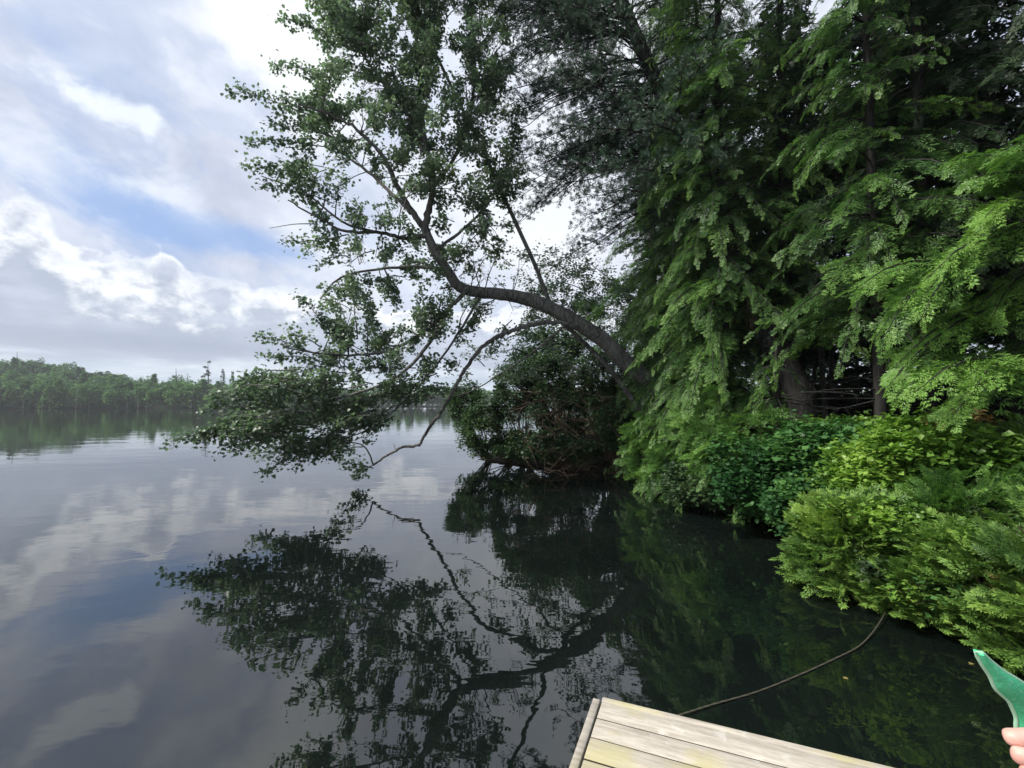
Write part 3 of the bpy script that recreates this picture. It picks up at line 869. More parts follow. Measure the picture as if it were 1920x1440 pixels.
def hemlock(x, y, H, label, z0=.6, z1=None, L0=2.0, per=3, dz=.26, bias=None, protos=HEM, mt='hemlock', r=.16, name='hemlock', lean=(0, 0), group=None, cone=True, fade=.75, step=.075):
    gz = float(ground_z(x, y)); e = empty(name, (x, y, gz)); tag(e, label, 'tree', group)
    W = Acc(); t = np.linspace(0, 1, 10)
    c = np.stack([x + lean[0] * t ** 1.3, y + lean[1] * t, gz - .2 + (H + .2) * t], 1) + rng.normal(0, .03, (10, 3)) * t[:, None]
    tube(W, c, np.linspace(r, .02, 10), 9, wob=.06)
    S = newS(); z = z0
    while z < (z1 or H * .98):
        u = z / H; a0 = rng.uniform(0, 6.28)
        for q in range(per):
            az_ = a0 + q * 6.283 / per + rng.normal(0, .35)
            if bias is not None and rng.random() < .6: az_ = bias + rng.normal(0, .8)
            L = L0 * max(.12, 1 - fade * u) * rng.uniform(.65, 1.15)
            p0 = np.array([np.interp(u, t, c[:, 0]), np.interp(u, t, c[:, 1]), gz + z])
            bough(W, S, p0, az_, L, rng.uniform(.05, .35), rng.uniform(.45, .95), step=step)
        z += dz * rng.uniform(.7, 1.3)
    for q in range(26):      # dead twigs low on the trunk
        z = rng.uniform(.8, H * .7); p0 = np.array([np.interp(z / H, t, c[:, 0]), np.interp(z / H, t, c[:, 1]), gz + z]); a0 = rng.uniform(0, 6.28); l = rng.uniform(.5, 1.7)
        p1 = p0 + [math.cos(a0) * l, math.sin(a0) * l, rng.uniform(-.35, .25)]; md = (p0 + p1) / 2 + rng.normal(0, .07, 3); tube(W, smooth_path([p0, md, p1], 3), np.linspace(.014, .003, 7), 4)
        for g in range(3): m0 = md + (p1 - md) * rng.random(); tube(W, [m0, m0 + rng.normal(0, .16, 3)], [.005, .002], 3)
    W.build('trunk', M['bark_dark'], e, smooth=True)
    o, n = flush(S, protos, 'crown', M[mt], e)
    return e, n


W_ = math.pi    # toward the lake
tot = 0
for args in [
        dict(x=4.6, y=14.6, H=13.5, L0=2.9, z0=.3, per=3, label='hemlock at the lake edge where the arching maple trunk disappears, farthest of the shore hemlocks'),
        dict(x=5.2, y=12.3, H=14.5, L0=2.5, fade=.45, dz=.22, z0=.0, per=4, label='tall hemlock with drooping green boughs left of the leaning pine base', bias=W_),
        dict(x=4.6, y=9.8, H=16, L0=2.0, fade=.35, dz=.22, z0=.1, per=4, label='hemlock whose fresh green boughs hang low over dark water in front of the leaning pine', bias=W_ + .3),
        dict(x=4.75, y=11.0, H=11, L0=1.7, z0=.0, per=4, label='slim hemlock between the two boughy shore hemlocks, fresh green tips', bias=W_ + .2, mt='hemlock_b'),
        dict(x=4.75, y=8.1, H=2.9, L0=1.35, z0=.0, per=4, label='short hemlock in front of the leaning pine, boughs touching the bank bushes', bias=W_ + .4, mt='hemlock_b'),
        dict(x=6.5, y=10.6, H=14, L0=2.4, z0=2.6, per=4, label='tall hemlock standing just behind the leaning pine base', bias=W_ + .4),
        dict(x=6.0, y=7.4, H=13, L0=2.2, z0=2.3, per=4, r=.10, label='tall hemlock right of the leaning pine, boughs starting above head height', bias=W_ + .5),
        dict(x=7.6, y=8.2, H=14, L0=2.5, z0=3.0, per=3, mt='deep', label='hemlock with foliage coloured dark as if shaded, standing among the trunks behind the first row', bias=W_ + .6),  # darker needle colour imitates the shade inside the forest
        dict(x=7.5, y=5.4, H=12, L0=2.2, z0=2.7, per=3, mt='deep', label='hemlock near the right edge with its crown coloured dark as in deep shade', bias=W_ + .8)]:  # crown shade is put into the dark leaf colour
    e, n = hemlock(**args); tot += n
print('hemlock sprays', tot)
# young hemlock at the right edge with bright drooping boughs reaching toward the lake
gz = float(ground_z(6.6, 5.4)); e = empty('young_hemlock', (6.6, 5.4, gz)); tag(e, 'young hemlock at the right edge with bright green drooping boughs', 'tree')
W = Acc(); S = newS(); tube(W, [[6.6, 5.4, gz - .2], [6.65, 5.4, 3], [6.6, 5.35, 6.2]], [.09, .06, .02], 8)
for (x0, y0), (x1, y1), d0, d1, tn in [((1990, 330), (1735, 315), 5.3, 5.1, .35), ((1990, 430), (1700, 520), 5.3, 5.0, .75), ((1990, 400), (1790, 440), 5.3, 4.8, .85), ((1880, 450), (1690, 600), 5.2, 4.9, .7), ((1830, 470), (1610, 640), 5.4, 5.1, .5),
                                       ((1990, 560), (1640, 690), 5.4, 5.1, .75), ((1850, 520), (1560, 560), 5.6, 5.3, .45), ((1990, 700), (1640, 745), 5.3, 4.9, .75), ((1990, 690), (1760, 720), 5.2, 4.7, .85), ((1990, 720), (1720, 770), 5.3, 4.8, .7),
                                       ((1990, 500), (1800, 600), 5.4, 5.2, .5), ((1980, 610), (1700, 640), 5.6, 5.6, .35), ((2000, 350), (1800, 360), 5.2, 4.9, .4), ((1990, 320), (1850, 300), 5.0, 4.7, .4), ((1990, 640), (1850, 690), 5.4, 5.2, .4), ((1850, 640), (1640, 720), 5.5, 5.2, .6), ((1800, 560), (1650, 590), 5.3, 5.0, .8)]:
    for rep in range(2):
        p0 = P(x0, y0, d0 + rng.uniform(-.1, .25)); p1 = P(x1 + rng.uniform(-20, 20), y1 + rng.uniform(-16, 16), d1 + rng.uniform(-.2, .3)); v_ = p1 - p0; L = math.hypot(v_[0], v_[1])
        bough(W, S, p0, math.atan2(v_[1], v_[0]), L, v_[2] / L + .42, .42, tint=tn + rng.uniform(-.15, .1), step=.08)
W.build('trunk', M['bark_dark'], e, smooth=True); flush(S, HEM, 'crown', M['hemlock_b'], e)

# slanting dead snag with torn pale wood on the pine trunk is part of the pine
a = Acc()
for q in range(16):
    p0 = P(1412 + rng.uniform(-14, 16), 545 + rng.uniform(-10, 10), 9.15); p1 = P(1415 + rng.uniform(-16, 20), 600 + rng.uniform(-20, 22), 9.1)
    tube(a, [p0, (p0 + p1) / 2 + rng.normal(0, .03, 3), p1], [.012, .009, .003], 4)
a.build('torn_wood', M['bark_brown'], pine)

# trees deeper in the forest
DEEP = [(8.6, 20), (9.5, 15.5), (13, 21), (17, 15), (19, 21), (20, 12), (18, 4.5), (21, 7), (12, 27), (17, 27), (23, 17), (8, 25), (8.5, 13.5), (10.5, 11), (9.8, 8.6), (12.5, 8.2), (9.4, 5.2), (11.5, 4.6), (8.8, 2.6), (14, 6.5), (7.4, 13.2), (12.5, 13.5), (7.9, 17), (11, 17.5), (6.6, 18.5), (15, 11), (17, 8), (10, 22), (15, 18), (6.9, 3.4), (8.4, 10.2), (13.5, 3.5)]
shared = []
for i in range(3):
    W = Acc(); t = np.linspace(0, 1, 9); c = np.stack([.25 * np.sin(t * 3 + i), .2 * np.cos(t * 2.5 + i) - .2, 14.5 * t - .3], 1)
    tube(W, c, np.interp(t, [0, .05, 1], [.24, .17, .03]), 9, wob=.05); S = newS(); z = 2.6
    while z < 14:
        for q in range(4): bough(W, S, np.array([.2 * math.sin(z), 0, z]), rng.uniform(0, 6.28), 2.9 * (1 - .6 * z / 14.5) * rng.uniform(.7, 1.1), .15, .35, step=.24)
        z += .42
    cc = {k: np.concatenate(v) for k, v in S.items()}; cc['s'] = [x * 1.5 for x in S['s']]; S['s'] = cc['s']
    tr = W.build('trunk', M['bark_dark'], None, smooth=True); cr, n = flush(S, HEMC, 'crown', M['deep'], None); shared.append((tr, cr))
for i, (x, y) in enumerate(DEEP):
    e = empty('forest_tree', (x, y, float(ground_z(x, y)))); e.rotation_euler = (0, 0, rng.uniform(0, 6.28)); s_ = rng.uniform(.85, 1.15); e.scale = (s_, s_, s_)
    tag(e, 'dark evergreen standing back in the shaded forest behind the shore hemlocks', 'tree', 'shaded trees inside the forest')
    for o_ in shared[i % 3]:
        c_ = o_ if i < 3 else o_.copy()
        if i >= 3: sc.collection.objects.link(c_)
        c_.parent = e
# undergrowth closing the view between the trunks
for i, (x, y, w, h_) in enumerate([(9.5, 12.5, 1.6, 1.3), (12, 16, 2.2, 1.8), (11.5, 9.5, 1.6, 1.2), (15, 9.5, 2.0, 1.9), (14.5, 14, 2.0, 1.6), (10.5, 6.6, 1.4, 1.2), (13.5, 5.4, 1.8, 1.6), (9.8, 3.8, 1.3, 1.2), (8.3, 15.5, 1.5, 1.2), (18, 18, 3, 2.4), (16, 6.8, 2, 1.8), (10.5, 19.5, 2.2, 1.8), (14.5, 25, 3.5, 2.6), (19, 9, 2.5, 2.2), (22, 14, 4.5, 5), (24, 20, 5, 6), (19, 25, 4.5, 6), (13, 31, 5, 6), (24, 9, 4, 5), (23, 30, 6, 7), (9.5, 29, 4, 5), (7.5, 22.5, 2.5, 3), (25, 5, 4, 5)]):
    gz = float(ground_z(x, y)); e = empty('undergrowth_bush', (x, y, gz)); tag(e, 'dim low bush in the shade between the forest trunks', 'shrub', 'dim bushes inside the forest')
    n = 700 if h_ < 4 else 1500; p, dd = crown_pts(n, w, h_, 7, floor=-.3); a = Acc()
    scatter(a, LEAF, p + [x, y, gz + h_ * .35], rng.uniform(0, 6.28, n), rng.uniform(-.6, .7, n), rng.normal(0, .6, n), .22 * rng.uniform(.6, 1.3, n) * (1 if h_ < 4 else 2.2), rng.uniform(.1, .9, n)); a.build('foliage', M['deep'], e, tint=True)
    a = Acc()
    for q in range(7): tube(a, [[x, y, gz - .05], (p[q] + [x, y, gz + h_ * .3])], [.02, .006], 4)
    a.build('stems', M['bark_brown'], e)
# bare slender trunks in the gap under the canopy
proto_o = None
for i, (px, d, w) in enumerate([(1548, 11.5, .075), (1566, 12.5, .09), (1585, 14, .07), (1612, 13, .05), (1640, 15.5, .06), (1672, 12, .045), (1528, 14, .06)]):
    g = P(px, 750, d); gz = float(ground_z(g[0], g[1])); e = empty('slender_trunk', (g[0], g[1], gz))
    tag(e, 'slender bare trunk seen through the dark gap right of the leaning pine base', 'tree', 'bare trunks in the forest gap')
    a = Acc(); tube(a, [[g[0], g[1], gz - .2], [g[0] + rng.uniform(-.1, .1), g[1], gz + 2.5], [g[0] + rng.uniform(-.3, .3), g[1], gz + 7]], [w, w * .8, w * .4], 7); a.build('trunk', M['bark'], e, smooth=True)
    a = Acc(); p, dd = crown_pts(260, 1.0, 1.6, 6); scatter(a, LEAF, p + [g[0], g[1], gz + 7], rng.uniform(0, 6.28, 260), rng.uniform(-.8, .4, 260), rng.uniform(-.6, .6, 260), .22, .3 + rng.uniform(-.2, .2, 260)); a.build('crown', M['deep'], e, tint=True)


# ------------------------------------------------------------------ shrubs
def shrub(name, label, c, rad, n, proto, size, mt, group=None, up=.35, leafy=False, stems=9, floor=-.85, cat='shrub', lobes=9, hang=0.0):
    c = np.asarray(c, float); gz = max(float(ground_z(c[0], c[1])), 0.0)
    e = empty(name, (c[0], c[1], gz)); tag(e, label, cat, group)
    p, d = crown_pts(n, 1, 1, lobes, floor=floor)
    nc = max(14, n // (34 if leafy else 20)); cc_ = p[rng.integers(0, n, nc)] * rng.uniform(.85, 1.2, (nc, 1)); k_ = np.argmin(((p[:, None] - cc_[None]) ** 2).sum(2), 1)
    p = np.where((rng.random(n) < .8)[:, None], cc_[k_] + (p - cc_[k_]) * [.62, .62, .38], p); p[:, 2] = np.maximum(p[:, 2], floor)
    p = p * np.asarray(rad); pos = c + p
    pos[:, 2] = np.maximum(pos[:, 2], .06 + rng.uniform(0, .12, n)); pos[:, 2] = np.maximum(pos[:, 2], ground_z(pos[:, 0], pos[:, 1]) + .03)
    W = Acc(); root = np.array([c[0] + .25 * rad[0], c[1], gz - .05])
    if land_dist(root[0], root[1]) < .1: root = np.array([c[0] + rad[0] * .9, c[1], max(float(ground_z(c[0] + rad[0] * .9, c[1])), 0) - .05])
    for q in range(stems):
        t_ = pos[rng.integers(0, n)]; md = (root * .5 + t_ * .5) + rng.normal(0, .08, 3) * rad
        tube(W, smooth_path([root + rng.normal(0, .05, 3) * [1, 1, 0], md, t_], 3), np.linspace(.022, .005, 7), 5)
    W.build('stems', M['bark_brown'], e)
    A = Acc(); yaw = np.arctan2(d[:, 1], d[:, 0]) + rng.normal(0, .5, n)
    # lobed patches share a tint, as branches of one shrub do
    kk = rng.normal(size=(7, 3)); tint = .42 + rng.normal(0, .13, nc)[k_] + .20 * np.sin((p / np.asarray(rad)) @ kk.T * 2.4).mean(1) * 2 + rng.normal(0, .09, n)
    if leafy:
        m = 5; P5 = np.repeat(pos, m, 0) + rng.normal(0, size * .8, (n * m, 3)); P5[:, 2] = np.maximum(P5[:, 2], .03)
        scatter(A, proto, P5, np.repeat(yaw, m) + rng.normal(0, .9, n * m), rng.normal(-.15 + up * .4, .4, n * m), rng.normal(0, .45, n * m), size * rng.uniform(.6, 1.25, n * m), np.repeat(tint, m) + rng.normal(0, .05, n * m))
    else:
        scatter_mix(A, proto, pos, yaw, d[:, 2] * .5 + up - hang + rng.normal(0, .2, n), rng.normal(0, .7, n), size * rng.uniform(.7, 1.25, n), tint)
    A.build('foliage', M[mt], e, tint=True)
    return e


def sh(px, py, d): return P(px, py, d)


# lower right bank
shrub('cedar_shrub', 'feathery light green cedar bush overhanging the dark water, left of the other bank bushes', sh(1585, 1010, 4.9), (.60, .62, .58), 900, CED, .23, 'cedar')
shrub('cedar_shrub', 'feathery yellow green cedar bush above the tip of the green paddle', sh(1850, 1090, 4.0), (.55, .60, .62), 1000, CED, .21, 'cedar')
shrub('cedar_shrub', 'cedar bush in the lower right corner partly hidden by the green paddle', sh(1990, 1190, 3.6), (.65, .6, .5), 800, CED, .20, 'cedar')
shrub('cedar_shrub', 'small cedar clump where the pale rope meets the bank', sh(1705, 1095, 4.4), (.42, .5, .42), 550, CED, .20, 'cedar')
shrub('cedar_shrub', 'cedar bush beside the camera at the right bank, beyond the frame edge', sh(2150, 1120, 3.1), (.8, .8, .7), 600, CED, .22, 'cedar')
shrub('leafy_shrub', 'bright yellow green leafy bush high on the bank below the young hemlock', sh(1745, 868, 5.2), (.92, .6, .50), 3000, LEAF, .075, 'bright', leafy=True)
shrub('leafy_shrub', 'flat spread of bright lime leaves between the cedar bushes', sh(1700, 975, 4.6), (.60, .38, .17), 900, LEAF, .06, 'bright', leafy=True)
shrub('fern_shrub', 'soft feathery green bush at the right edge below the young hemlock', sh(1960, 890, 4.8), (.5, .6, .45), 650, CED, .24, 'cedar')
shrub('leafy_shrub', 'dark glossy leafed bush hanging over the black water left of the cedar bush', sh(1440, 905, 7.0), (.85, .8, .75), 2200, LEAF, .085, 'dark', leafy=True)
shrub('leafy_shrub', 'mid green bush with large leaves on the bank above the cedar bush', sh(1560, 860, 6.4), (.75, .8, .55), 1500, LEAF, .10, 'dark', leafy=True)
shrub('leafy_shrub', 'low green bush in front of the forest gap', sh(1600, 815, 7.6), (.8, .8, .35), 1200, LEAF, .08, 'bright', leafy=True)
shrub('leafy_shrub', 'olive green leafy bush at water level below the drooping hemlock boughs', sh(1330, 905, 8.6), (.8, .9, .55), 1800, LEAF, .075, 'thicket', leafy=True)
shrub('leafy_shrub', 'light green bush with rusty leaves at its top, under the young hemlock', sh(1800, 795, 6.2), (.4, .4, .2), 260, LEAF, .07, 'rusty', leafy=True)
shrub('fern_shrub', 'feathery hemlock seedling on the water edge left of the dark glossy bush', sh(1235, 840, 10.8), (.9, 1.0, .85), 600, HEM, .34, 'hemlock_b', up=.0)
shrub('fern_shrub', 'low hemlock growth dipping to the water below the tall drooping boughs', sh(1340, 800, 9.0), (.8, .8, .8), 550, HEM, .34, 'hemlock', up=.0)
# leafy shoots pushing through the bank bushes
for (px, py, d, mt_, lab) in [(1560, 960, 4.55, 'bright', 'sprig of fresh green leaves poking out of the left cedar bush'), (1625, 1060, 4.3, 'thicket', 'olive leafed sprig low on the left cedar bush, just over the water'),
                              (1790, 1010, 4.0, 'bright', 'fresh leafed sprig between the lime leaves and the yellow green cedar bush'), (1885, 1105, 3.6, 'rusty', 'small rusty yellow sprig in the bush above the green paddle'),
                              (1500, 985, 5.2, 'dark', 'dark leafed sprig at the left foot of the left cedar bush'), (1680, 1120, 4.05, 'bright', 'bright sprig hanging above the point where the rope meets the bank'),
                              (1860, 985, 4.0, 'thicket', 'dull green sprig at the top of the yellow green cedar bush'), (1760, 1130, 3.9, 'dark', 'dark leafed sprig right of the rope end')]:
    c = P(px, py, d); e = empty('leafy_sprig', c + [0.35, .25, -.1]); tag(e, lab, 'sprig'); W2 = Acc(); A2 = Acc()
    for q in range(9):
        a0 = rng.uniform(0, 6.28); l = rng.uniform(.12, .30); p0 = c + [0.22, .15, -.08] + rng.normal(0, .03, 3); p1 = c + np.array([math.cos(a0) * l * .7 - .05, math.sin(a0) * l * .5 - .08, rng.uniform(-.06, .2)])
        tube(W2, [p0, (p0 + p1) / 2 + [0, 0, .03], p1], [.006, .004, .002], 4); n = 15; t_ = rng.uniform(.3, 1.05, n)[:, None]; pos = p0 * (1 - t_) + p1 * t_ + rng.normal(0, .022, (n, 3))
        scatter(A2, LEAF, pos, rng.uniform(0, 6.28, n), rng.normal(.05, .4, n), rng.normal(0, .4, n), .055 * rng.uniform(.6, 1.3, n), rng.uniform(.3, .9) + rng.normal(0, .08, n))
    W2.build('stems', M['bark_brown'], e); A2.build('foliage', M[mt_], e, tint=True)
shrub('leafy_shrub', 'soft green leafy bush filling the bank just above the left cedar bush', sh(1640, 905, 5.5), (.75, .6, .45), 2200, LEAF, .06, 'bright', leafy=True)
shrub('leafy_shrub', 'mid green leafy bush between the dark glossy bush and the left cedar bush', sh(1500, 945, 6.0), (.55, .6, .5), 1700, LEAF, .065, 'dark', leafy=True)
shrub('cedar_shrub', 'loose cedar fronds above the lime leaves, in the middle of the bank bushes', sh(1790, 960, 4.6), (.65, .6, .4), 800, CED, .17, 'hemlock_b')
shrub('fern_shrub', 'hemlock boughs drooping to the water between the olive bush and the dark glossy bush', sh(1385, 850, 8.0), (.75, .8, .8), 900, HEM, .26, 'hemlock_b', up=-.3)
shrub('fern_shrub', 'lowest hemlock boughs fanning over the water left of the olive bush', sh(1270, 870, 9.6), (.8, .8, .6), 800, HEM, .26, 'hemlock_b', up=-.3)
for i, (px, py, d, rr, nn, lab) in enumerate([(905, 800, 15.3, (1.05, 1.0, 1.15), 1700, 'dense dark bush at the left tip of the thicket, touching its reflection'),
                                   (870, 755, 16.2, (1.0, 1.1, .9), 1300, 'bush behind the crooked branch at the thicket left edge'),
                                   (965, 735, 15.4, (1.1, 1.1, 1.1), 1600, 'grey green bush under the arching maple branch'),
                                   (1050, 770, 14.6, (1.15, 1.1, 1.3), 1900, 'tangled bush in the middle of the waterside thicket'),
                                   (1120, 720, 14.0, (1.1, 1.0, 1.1), 1600, 'bush below the root end of the arching maple trunk'),
                                   (980, 840, 14.7, (1.0, .8, .55), 1200, 'low bush dipping its leaves in the water at the thicket foot'),
                                   (1090, 845, 13.6, (.75, .7, .4), 650, 'small green bush at the thicket foot nearest the shore hemlocks'),
                                   (1150, 790, 13.0, (.8, .8, .9), 1500, 'dark bush hanging over the brown dead branches beside the shore hemlocks'),
                                   (1030, 835, 13.9, (.9, .7, .6), 1500, 'dense dark bush overhanging the water right of the thicket left tip'),
                                   (1020, 700, 14.8, (1.2, 1.0, .9), 1500, 'leafy bush directly below the crooked low branch fork'),
                                   (1030, 660, 17.5, (1.6, 1.2, 1.1), 1400, 'pale green bush rising behind the thicket'),
                                   (1130, 600, 19, (1.8, 1.5, 2.4), 1700, 'loose tall leafy growth behind the thicket, sky showing through'),
                                   (1040, 560, 22, (2.2, 1.8, 2.6), 1100, 'thin pale leafy growth farthest behind the thicket against the sky')]):
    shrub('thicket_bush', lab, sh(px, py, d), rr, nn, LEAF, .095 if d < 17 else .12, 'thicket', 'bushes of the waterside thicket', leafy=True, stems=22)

# dead brush at the water line
e = empty('dead_brush', (2.6, 13.0, 0)); tag(e, 'tangle of dead brown branches at the water line below the arching trunk', 'brush'); a = Acc()
for q in range(170):
    p0 = P(rng.uniform(980, 1215), rng.uniform(730, 890), rng.uniform(12.2, 13.8)); p0[2] = max(p0[2], .02)
    ang = rng.uniform(0, 6.28); l = rng.uniform(.4, 1.3); p1 = p0 + np.array([math.cos(ang) * l, math.sin(ang) * l * .6, rng.uniform(-.5, .6)]); md = (p0 + p1) / 2 + rng.normal(0, .1, 3)
    tube(a, smooth_path([p0, md, p1], 3), np.linspace(rng.uniform(.008, .022), .003, 7), 4)
a.build('branches', M['bark_brown'], e)
# low growth on the bank
a = Acc(); n = 26000; x = rng.uniform(3.9, 13, n); y = rng.uniform(-2, 17, n); k = land_dist(x, y) > .05; x, y = x[k], y[k]
k = rng.random(len(x)) < np.clip(1.3 - land_dist(x, y) * .16, .1, 1) ; x, y = x[k], y[k]; z = ground_z(x, y); n = len(x)
scatter(a, LEAF, np.stack([x, y, z + rng.uniform(.02, .16, n)], 1), rng.uniform(0, 6.28, n), rng.uniform(-.2, .9, n), rng.uniform(-.5, .5, n), rng.uniform(.05, .13, n), rng.uniform(0, .8, n))
tag(a.build('ground_cover', M['dark'], tint=True), 'low leafy growth covering the shaded bank under the trees', 'ground cover', kind='stuff')

# ------------------------------------------------------------------ dock
DZ = .40
C0 = G(1112, 1310, DZ); E1 = G(1640, 1440, DZ); E2 = G(1070, 1440, DZ)
u = (E1 - C0)[:2]; u /= np.linalg.norm(u); v = (E2 - C0)[:2]; v = v - (v @ u) * u; v /= np.linalg.norm(v)
dock = empty('wooden_dock', (C0[0], C0[1], 0)); tag(dock, 'weathered pale wooden dock corner of long boards over dark water', 'dock')


def box(acc, x0, x1, y0, y1, z0, z1, bev=.004):
    """box in dock coordinates (along u, along v, up) with chamfered top edges"""
    def w(a, b, z): return [C0[0] + u[0] * a + v[0] * b, C0[1] + u[1] * a + v[1] * b, z]
    V = [w(x0, y0, z0), w(x1, y0, z0), w(x1, y1, z0), w(x0, y1, z0), w(x0, y0, z1 - bev), w(x1, y0, z1 - bev), w(x1, y1, z1 - bev), w(x0, y1, z1 - bev),
         w(x0 + bev, y0 + bev, z1), w(x1 - bev, y0 + bev, z1), w(x1 - bev, y1 - bev, z1), w(x0 + bev, y1 - bev, z1)]
    Fq = [[0, 1, 5, 4], [1, 2, 6, 5], [2, 3, 7, 6], [3, 0, 4, 7], [4, 5, 9, 8], [5, 6, 10, 9], [6, 7, 11, 10], [7, 4, 8, 11], [8, 9, 10, 11], [3, 2, 1, 0]]
    acc.add(V, Fq, rng.random())


m, nt, o = mat('weathered_wood')
ob = objco(); rotn = nt.nodes.new('ShaderNodeVectorRotate'); rotn.rotation_type = 'Z_AXIS'; nt.links.new(ob, rotn.inputs['Vector']); rotn.inputs['Angle'].default_value = -math.atan2(u[1], u[0])
at = nt.nodes.new('ShaderNodeAttribute'); at.attribute_name = 'tint'
mp = nt.nodes.new('ShaderNodeMapping'); nt.links.new(rotn.outputs[0], mp.inputs[0]); mp.inputs['Scale'].default_value = (2.2, 17, 17)
off = nt.nodes.new('ShaderNodeCombineXYZ'); nt.links.new((Nd(at.outputs['Fac']) * 37).s, off.inputs[0]); nt.links.new(off.outputs[0], mp.inputs['Location'])
g1 = noise(mp.outputs[0], 2.2, 6, .6, .4); g2 = noise(mp.outputs[0], 9.0, 4, .6); blot = noise(rotn.outputs[0], 3.1, 4, .55); blot2 = noise(rotn.outputs[0], 9, 4, .6)
col = mixc(sstep(g1, .3, .7), (0.31, 0.278, 0.235), (0.455, 0.42, 0.365))
col = mixc(sstep(g2, .52, .74) * .45, col, (0.17, 0.14, 0.11))
col = mixc(sstep(blot + Nd(at.outputs['Fac']) * .12, .52, .70) * .7, col, (0.36, 0.33, 0.17))
col = mixc(sstep(blot2, .60, .72) * .5, col, (0.55, 0.53, 0.49))
b = principled(nt, col, .85, .2); bump(nt, g1 * .6 + g2 * .5, b, 1.0, .004); nt.links.new(b.outputs[0], o.inputs[0]); M['dockwood'] = m
m, nt, o = mat('grimy_board_edge'); b = principled(nt, (.035, .030, .020), .9, .1); nt.links.new(b.outputs[0], o.inputs[0]); M['grime'] = m
a = Acc(); bw = .135; gap_ = .009; y = .0
for i in range(26): box(a, .048, 5.0, y, y + bw, DZ - .032, DZ + rng.uniform(-.0015, .0015)); y += bw + gap_
deck_len = y
dk = a.build('deck', M['dockwood'], dock, tint=True); dk.data.materials.append(M['grime'])
for p_ in dk.data.polygons:      # dirt and algae packed between the boards
    if abs(p_.normal.z) < .3 and p_.index != 0: p_.material_index = 1
a = Acc(); box(a, 0, .040, -.004, deck_len, DZ - .19, DZ + .004); a.build('side_board', M['dockwood'], dock, tint=True)
a = Acc(); box(a, .044, 5.0, -.045, -.006, DZ - .20, DZ - .004); a.build('edge_board', M['dockwood'], dock, tint=True)
a = Acc()
for x in (.3, 1.8, 3.4, 4.8): box(a, x, x + .045, .01, deck_len - .01, DZ - .19, DZ - .036)
a.build('joists', M['dockwood'], dock, tint=True)
for x, y in ((.2, .2), (4.6, .2), (.2, 3.4), (4.6, 3.4)):
    a = Acc(); box(a, x + .05, x + .15, y, y + .1, -.9, DZ - .036); a.build('post', M['dockwood'], dock, tint=True)
# ------------------------------------------------------------------ rope from the dock to the bank
m, nt, o = mat('old_rope')
mp = objco(); wv = nt.nodes.new('ShaderNodeTexWave'); nt.links.new(mp, wv.inputs[0]); wv.inputs['Scale'].default_value = 30; wv.inputs['Distortion'].default_value = 2
b = principled(nt, mixc(Nd(wv.outputs['Fac']), (0.045, 0.042, 0.030), (0.095, 0.088, 0.065)), .85, .2); nt.links.new(b.outputs[0], o.inputs[0]); M['rope'] = m
pts = [G(1180, 1372, .02), G(1240, 1352, .012), G(1283, 1338, .012), G(1340, 1320, .010), G(1420, 1297, .006), G(1500, 1265, .006), G(1570, 1233, .006), G(1610, 1212, .01), G(1636, 1186, .02), G(1656, 1156, .04), G(1668, 1130, .05), G(1690, 1100, .10)]
s = smooth_path(pts, 10); t = np.arange(len(s)); a = Acc()
for k in range(3):      # three twisted strands
    ph = t * .9 + k * 2.094; d = np.gradient(s, axis=0); d /= np.linalg.norm(d, axis=1)[:, None]; n1_ = np.cross(d, [0, 0, 1]); n1_ /= np.linalg.norm(n1_, axis=1)[:, None]; n2_ = np.cross(d, n1_)
    tube(a, s + (np.cos(ph)[:, None] * n1_ + np.sin(ph)[:, None] * n2_) * .0028, .0034, 6)
tag(a.build('mooring_rope', M['rope'], smooth=True), 'thin pale rope lying slack on dark water between dock and bank', 'rope')

for px, py, lab in [(1590, 1272, 'tiny pale leaf floating on dark water below the rope'), (1822, 1243, 'small pale leaf floating beside the tip of the green paddle')]:
    g = G(px, py, .004); a = Acc(); scatter(a, MAPLE, [g], [rng.uniform(0, 6)], [0.0], [0.03], .035, .9); tag(a.build('floating_leaf', M['rusty'], tint=True), lab, 'leaf', 'leaves floating on the water')

# ------------------------------------------------------------------ green paddle and the hand holding it
m, nt, o = mat('green_plastic')
n1 = noise(objco(), 14, 4, .55); b = principled(nt, mixc(sstep(n1, .35, .7), (0.035, 0.40, 0.19), (0.07, 0.50, 0.26)), .42, .45)
sc1 = noise(objco(), 260, 2, .7); b2 = principled(nt, mixc(sstep(sc1, .60, .66), mixc(sstep(n1, .35, .7), (0.035, 0.36, 0.17), (0.07, 0.47, 0.24)), (.22, .55, .36)), .6, .35)
bump(nt, noise(objco(), 90, 3, .6), b2, .4, .003); nt.links.new(b2.outputs[0], o.inputs[0]); M['green'] = m
m, nt, o = mat('pale_green_edge'); b = principled(nt, (0.30, 0.52, 0.36), .5, .4); nt.links.new(b.outputs[0], o.inputs[0]); M['greenedge'] = m
PD = .56
edgeL = [(1829, 1224), (1842, 1247), (1856, 1268), (1866, 1290), (1880, 1304), (1890, 1313), (1899, 1330), (1905, 1346), (1905, 1362), (1908, 1385), (1925, 1420), (1950, 1460), (1985, 1500)]
edgeR = [(1841, 1223), (1856, 1238), (1880, 1257), (1908, 1274), (1935, 1293), (1965, 1320), (1990, 1350), (2005, 1385), (2015, 1420), (2020, 1450), (2022, 1475), (2024, 1490), (2024, 1510)]


def pdp(x, y): return P(x, y, PD + (y - 1225) * .00012)


